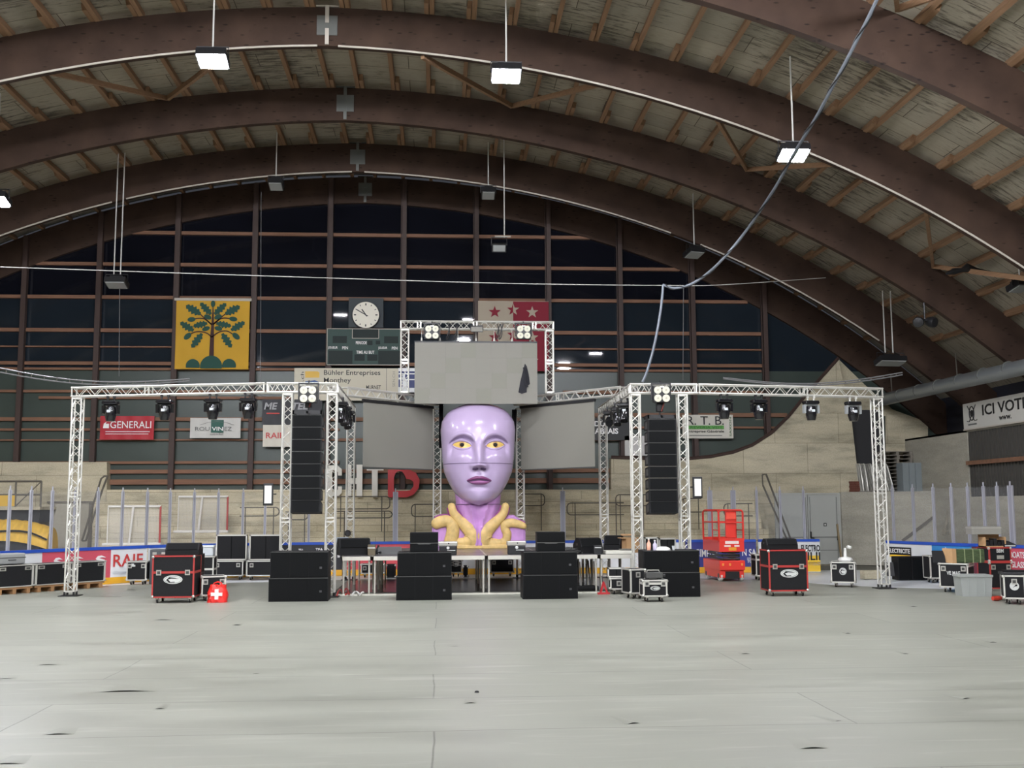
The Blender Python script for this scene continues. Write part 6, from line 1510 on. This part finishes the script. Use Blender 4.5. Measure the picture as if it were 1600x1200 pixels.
# long sponsor banner
t, X, Z = banner('cream banner with black lettering and a yellow and blue mark under the scoreboard', 460, 575, 622, 626, mat('banner_cream', (206, 198, 176), .5), wav=0)
text('Bühler Entreprises', M_blk, t, X(506), Z(588), X(594) - X(506), Z(578) - Z(588), y=-.01, bold=.006)
text('Monthey', M_blk, t, X(506), Z(600), X(548) - X(506), Z(590) - Z(600), y=-.01, bold=.004)
text('MURNET', M_blk, t, X(572), Z(608), X(595) - X(572), Z(602) - Z(608), y=-.01, bold=.01)
Mr = Matrix.Translation((X(475), 0, Z(602))) @ Matrix.Rotation(-PI / 2, 4, 'Y')
text('n.ch', M_blk, t, 0, 0, 21 * t['w'] / 162, 5 * t['w'] / 162, y=-.01, M=Mr)
Mr = Matrix.Translation((X(617), 0, Z(604))) @ Matrix.Rotation(-PI / 2, 4, 'Y')
text('SEN.CH', mat('grey_print', (150, 146, 132), .5), t, 0, 0, 24 * t['w'] / 162, 4 * t['w'] / 162, y=-.01, M=Mr)
MB().prism([(X(477), Z(590)), (X(499), Z(590)), (X(499), Z(582)), (X(496), Z(580)), (X(477), Z(580))], -.01, .0).build('yellow_mark', mat('mark_yellow', (226, 180, 64), .5), t)
MB().prism([(X(477), Z(600)), (X(499), Z(600)), (X(499), Z(597)), (X(492), Z(594)), (X(477), Z(596))], -.01, .0).build('blue_mark', mat('mark_blue', (56, 92, 150), .5), t)
MB().box(X(603.3), X(603.9), -.008, 0, 0, Z(575)).build('dividing_line', M_edge, t)
t, X, Z = banner('white sign with navy blue blocks left of the big grey screen', 622.5, 575, 652, 613, M_bw, 'sign', YB, 'wall_sign', 0, 'sign_board')
for a, c, b2, d in ((623, 580, 650, 583), (633, 585, 650, 592), (636, 594, 650, 606), (623, 585, 629, 590), (623, 593, 629, 605)): MB().box(X(a), X(b2), -.012, 0, Z(d), Z(c)).build('navy_block', mat('navy_print', (40, 52, 110), .5), t)
# red banner
t, X, Z = banner('red banner with white capitals and a small lion mark left of the stage', 157, 650, 240, 687, mat('banner_red', (176, 42, 52), .6, noise=.06, nscale=3))
text('GENERALI', M_wh, t, X(173), Z(669), X(236) - X(173), Z(658) - Z(669), y=-.04, bold=.0)
MB().box(X(166), X(234), yo - .01, yo, Z(675), Z(674)).build('underline', M_wh, t)
MB().box(X(166), X(232), yo - .01, yo, Z(678.5), Z(677.7)).build('small_print', M_wh, t)
MB().prism([(X(162), Z(669)), (X(171), Z(669)), (X(171), Z(662)), (X(166), Z(662)), (X(167), Z(659)), (X(163), Z(662))], yo - .01, yo).build('lion_mark', M_wh, t)
# white banner with green square
t, X, Z = banner('white banner with a dark green square in the middle of grey letters', 297.5, 653, 375.5, 684.5, mat('banner_white', (204, 202, 196), .7), wav=.012)
M_gp = mat('thin_grey_print', (104, 106, 104), .6)
MB().box(X(330), X(349.5), yo - .006, yo, Z(676), Z(656)).build('green_square', mat('bottle_green', (44, 92, 80), .6), t)
text('ROU', M_gp, t, X(305.5), Z(673), X(328) - X(305.5), Z(667) - Z(673), y=-.036)
text('VIN', M_wh, t, X(331.5), Z(673), X(348.5) - X(331.5), Z(667) - Z(673), y=-.044, bold=.01)
text('EZ', M_gp, t, X(351), Z(673), X(362) - X(351), Z(667) - Z(673), y=-.036)
text('SIERRE', M_gp, t, X(329), Z(680), X(349.5) - X(329), Z(677.5) - Z(680), y=-.036)
MB().path([(X(313), yo - .004, Z(664)), (X(325), yo - .004, Z(660)), (X(339), yo - .008, Z(658.5)), (X(353), yo - .004, Z(660)), (X(366), yo - .004, Z(664))], .008, 4).build('curved_line', M_gp, t)
# grey banner and white one below it
t, X, Z = banner('dark grey banner with pale slanted capitals behind the left speaker column', 410, 624, 503, 663.5, mat('banner_dark', (66, 66, 70), .7, noise=.25, nscale=2), wav=.012)
text('ME', mat('pale_grey_print', (170, 170, 172), .6), t, X(413), Z(640), X(434) - X(413), Z(629) - Z(640), y=-.036, bold=.03, shear=.2)
text('TEL', MATS['pale_grey_print'], t, X(456), Z(640), X(481) - X(456), Z(629) - Z(640), y=-.036, bold=.03, shear=.2)
MB().box(X(417), X(437), yo - .005, yo, Z(647), Z(645)).build('red_line', M_redp, t)
t, X, Z = banner('white banner with red capitals hanging below the dark grey banner', 411, 664, 459, 698, mat('banner_offwhite', (214, 208, 194), .7), wav=.012)
text('RAIF', M_redp, t, X(416), Z(685), X(443) - X(416), Z(676) - Z(685), y=-.036, bold=.012)
MB().box(X(456), X(458.6), yo - .005, yo, Z(684), Z(676)).build('red_letter_end', M_redp, t)
t, X, Z = banner('black sign with white capitals behind the rear right tower', 922, 653, 984, 688, mat('sign_black', (30, 30, 32), .5), 'sign', YB, 'wall_sign', 0, 'sign_board')
text('DU', M_wh, t, X(929), Z(666), X(945) - X(929), Z(658) - Z(666), y=-.01, bold=.02); text('ABLAIS', M_wh, t, X(929), Z(678), X(966) - X(929), Z(669) - Z(678), y=-.01, bold=.03)
t, X, Z = banner('blank pale grey board behind the right stage-corner tower', 976, 681, 1012, 712, mat('pale_board', (198, 196, 192), .6), 'sign', YB, 'wall_sign', 0, 'sign_board')
t, X, Z = banner('white banner with three big black initials and a green line', 1066, 648, 1146, 685, mat('banner_white2', (212, 208, 196), .7), wav=.012)
text('R. T. B.', M_blk, t, X(1073), Z(664), X(1131) - X(1073), Z(650.5) - Z(664), y=-.036, bold=.004)
MB().box(X(1073), X(1131), yo - .005, yo, Z(670.5), Z(665)).build('green_line', mat('green_print', (96, 164, 76), .6), t)
text('REVERIA VEIT', mat('dark_green_print', (52, 104, 48), .6), t, X(1078), Z(670), X(1129) - X(1078), Z(666) - Z(670), y=-.044, bold=.01)
text('Entreprise Générale', M_blk, t, X(1072), Z(677), X(1131) - X(1072), Z(672) - Z(677), y=-.036, bold=.012)
MB().box(X(1076), X(1128), yo - .004, yo, Z(681), Z(680)).build('small_print', M_gp, t)
Mr = Matrix.Translation((X(1143), 0, Z(682))) @ Matrix.Rotation(-PI / 2, 4, 'Y')
text('SAXON', mat('dark_green_print', (52, 104, 48), .6), t, 0, 0, 30 * t['w'] / 80, 3.4 * t['w'] / 80, y=-.036, M=Mr)
# big free-standing letters
YLt = 42.35
def letter(nm, label, polys, m):
    base = at(polys[0][0][0], 778, YLt)
    t = thing('letter', label, 'letter', (base.x, YLt, at(585, 778, YLt).z), 0, 'big letters on the wall')
    z0 = t.location.z
    mb = MB()
    for poly in polys: mb.prism([(at(x, y, YLt).x - base.x, at(x, y, YLt).z - z0) for x, y in poly], 0, .16)
    mb.build('letter_body', m, t)
M_lw = mat('letter_white', (222, 218, 206), .5)
letter('C', 'big white letter C behind the left stage-corner tower', [[(519, 727), (527, 727), (534, 733), (534, 743), (528, 743), (528, 738), (525, 735), (519, 735), (519, 768), (525, 768), (528, 765), (528, 760), (534, 760), (534, 770), (527, 777), (514, 777), (508, 770), (508, 733), (514, 727)]], M_lw)
letter('H', 'big white letter H behind the rear left tower', [[(541, 726), (549, 726), (549, 747), (557, 747), (557, 726), (566, 726), (566, 777), (557, 777), (557, 756), (549, 756), (549, 777), (541, 777)]], M_lw)
letter('I', 'big white letter I under the left grey screen', [[(573, 733), (599, 733), (599, 735), (590, 735), (590, 777), (581, 777), (581, 735), (573, 735)]], M_lw)
def polar(loop, c, n=48):
    out = []
    for k in range(n):
        a = 2 * PI * k / n; dx, dy = math.cos(a), math.sin(a); best = 0
        for (x0, y0), (x1, y1) in zip(loop, loop[1:] + loop[:1]):
            ex, ey = x1 - x0, y1 - y0; den = dx * ey - dy * ex
            if abs(den) < 1e-9: continue
            t_ = ((x0 - c[0]) * ey - (y0 - c[1]) * ex) / den; u_ = ((x0 - c[0]) * dy - (y0 - c[1]) * dx) / den
            if t_ > 0 and -1e-6 <= u_ <= 1 + 1e-6: best = max(best, t_)
        out.append((c[0] + dx * best, c[1] + dy * best))
    return out
oc = (628, 756)
outer = polar([(606, 734), (640, 734), (650, 739), (656, 750), (654, 763), (646, 773), (636, 777), (606, 777)], oc); inner = polar([(615.5, 767), (615.5, 746), (618, 739), (623, 735.5), (629, 737), (633, 744), (635, 748.5), (641, 749), (646, 753), (646, 760), (641, 766), (635, 767)], oc)
base = at(628, 777.5, YLt); vs = []; fs = []
for q in (outer, inner):
    for yy in (0, .16): vs += [(at(x, y, YLt).x - base.x, yy, at(x, y, YLt).z - base.z) for x, y in q]
n = 48
for k in range(n):
    k2 = (k + 1) % n; fs += [(k, k2, 2 * n + k2, 2 * n + k), (n + k2, n + k, 3 * n + k, 3 * n + k2), (k2, k, n + k, n + k2), (2 * n + k, 2 * n + k2, 3 * n + k2, 3 * n + k)]
t = thing('letter', 'big red heart-shaped letter under the left grey screen', 'letter', (base.x, YLt, base.z), 0, 'big letters on the wall')
MB().add(vs, fs).build('letter_body', mat('letter_red', (190, 44, 50), .45), t)
# banner on the right wall
Yb0, Yb1 = 37.75, 31.0; zt_, zb_ = at(1533, 632, 37.75).z, at(1536, 671, 37.75).z
t = thing('banner', 'long white banner with black capitals and a crest high on the right wall', 'banner', (XR - .1, (Yb0 + Yb1) / 2, zb_), -PI / 2)
hb = (Yb0 - Yb1) / 2; H_ = zt_ - zb_
MB().box(-hb, hb, 0, .05, 0, H_).build('banner_cloth', mat('banner_pale', (196, 194, 186), .6), t)
def XB_(Y): return Yb0 - Y - hb
text('ICI VOTRE', M_blk, t, XB_(36.35), H_ * .42, 3.4, H_ * .42, y=-.01, bold=.02)
text('www.', M_blk, t, XB_(35.25), H_ * .14, .8, H_ * .15, y=-.01, bold=.015)
cx0 = XB_(37.1)
MB().path([(cx0 + .17 * math.cos(k * PI / 12), -.012, H_ * .58 + .24 * math.sin(k * PI / 12)) for k in range(24)], .02, 6, closed=True).build('crest_ring', M_blk, t)
MB().lathe([(0, -.012), (.12, -.012), (.12, 0)], 14, Matrix.Translation((cx0, 0, H_ * .58)), axis='y').build('crest_centre', M_blk, t)
MB().path([(cx0 + .3, -.012, H_ * .9), (cx0 - .2, -.012, H_ * .27), (cx0 - .36, -.012, H_ * .3)], .014, 5).build('crossed_stick', M_blk, t)
MB().path([(cx0 - .3, -.016, H_ * .9), (cx0 + .2, -.016, H_ * .27), (cx0 + .36, -.016, H_ * .3)], .014, 5).build('crossed_stick', M_blk, t)
MB().box(cx0 - .3, cx0 + .3, -.008, 0, H_ * .12, H_ * .18).build('crest_words', M_gp, t)
MB().box(XB_(37.75), hb, -.02, .06, -.05, 0).build('bottom_rail', M_conduit, t)
# ================================================================== LIFTED EDGES OF THE FLOOR SHEETS
def flap(px, py, wpx, h=.035, d=.35, rz=0.0):
    P = fl(px, py); w = wpx * P.y / FPX / 2; vs = []; fs = []
    n = 12
    for j in range(5):
        v = j / 4
        for i in range(n + 1):
            u = -1 + 2 * i / n; vs.append((w * u * (1 - .4 * v), d * v, h * .36 * (1 - u * u) ** 2 * (1 - v) ** 1.3 + .0015))
    for j in range(4):
        for i in range(n): q = j * (n + 1) + i; fs.append((q, q + 1, q + n + 2, q + n + 1))
    o = MB().add(vs, fs, True).build('lifted_edge', M_floor, floor, loc=(P.x, P.y, 0), rz=rz)
    MB().add([(-w * .96, .012, .0012), (w * .96, .012, .0012), (w * .5, d * .35, .0012), (-w * .5, d * .35, .0012)], [(0, 1, 2, 3)]).build('gap_shade', mat('gap_shade_black', (14, 14, 14), .9), o)  # black sheet painted in as the shade under the lifted edge
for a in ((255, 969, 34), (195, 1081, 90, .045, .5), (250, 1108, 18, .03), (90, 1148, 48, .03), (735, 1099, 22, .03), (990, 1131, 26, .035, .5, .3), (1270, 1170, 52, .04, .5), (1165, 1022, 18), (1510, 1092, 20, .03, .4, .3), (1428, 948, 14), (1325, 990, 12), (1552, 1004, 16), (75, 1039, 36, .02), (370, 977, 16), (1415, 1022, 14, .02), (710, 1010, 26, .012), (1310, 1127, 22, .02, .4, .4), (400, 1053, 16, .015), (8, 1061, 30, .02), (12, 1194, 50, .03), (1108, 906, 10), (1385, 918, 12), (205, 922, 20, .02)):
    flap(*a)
MB().lathe([(0, 0), (.03, .0), (.022, .02), (0, .025)], 8).build('dark_crumb', M_dark, floor, loc=tuple(fl(745, 1082)))
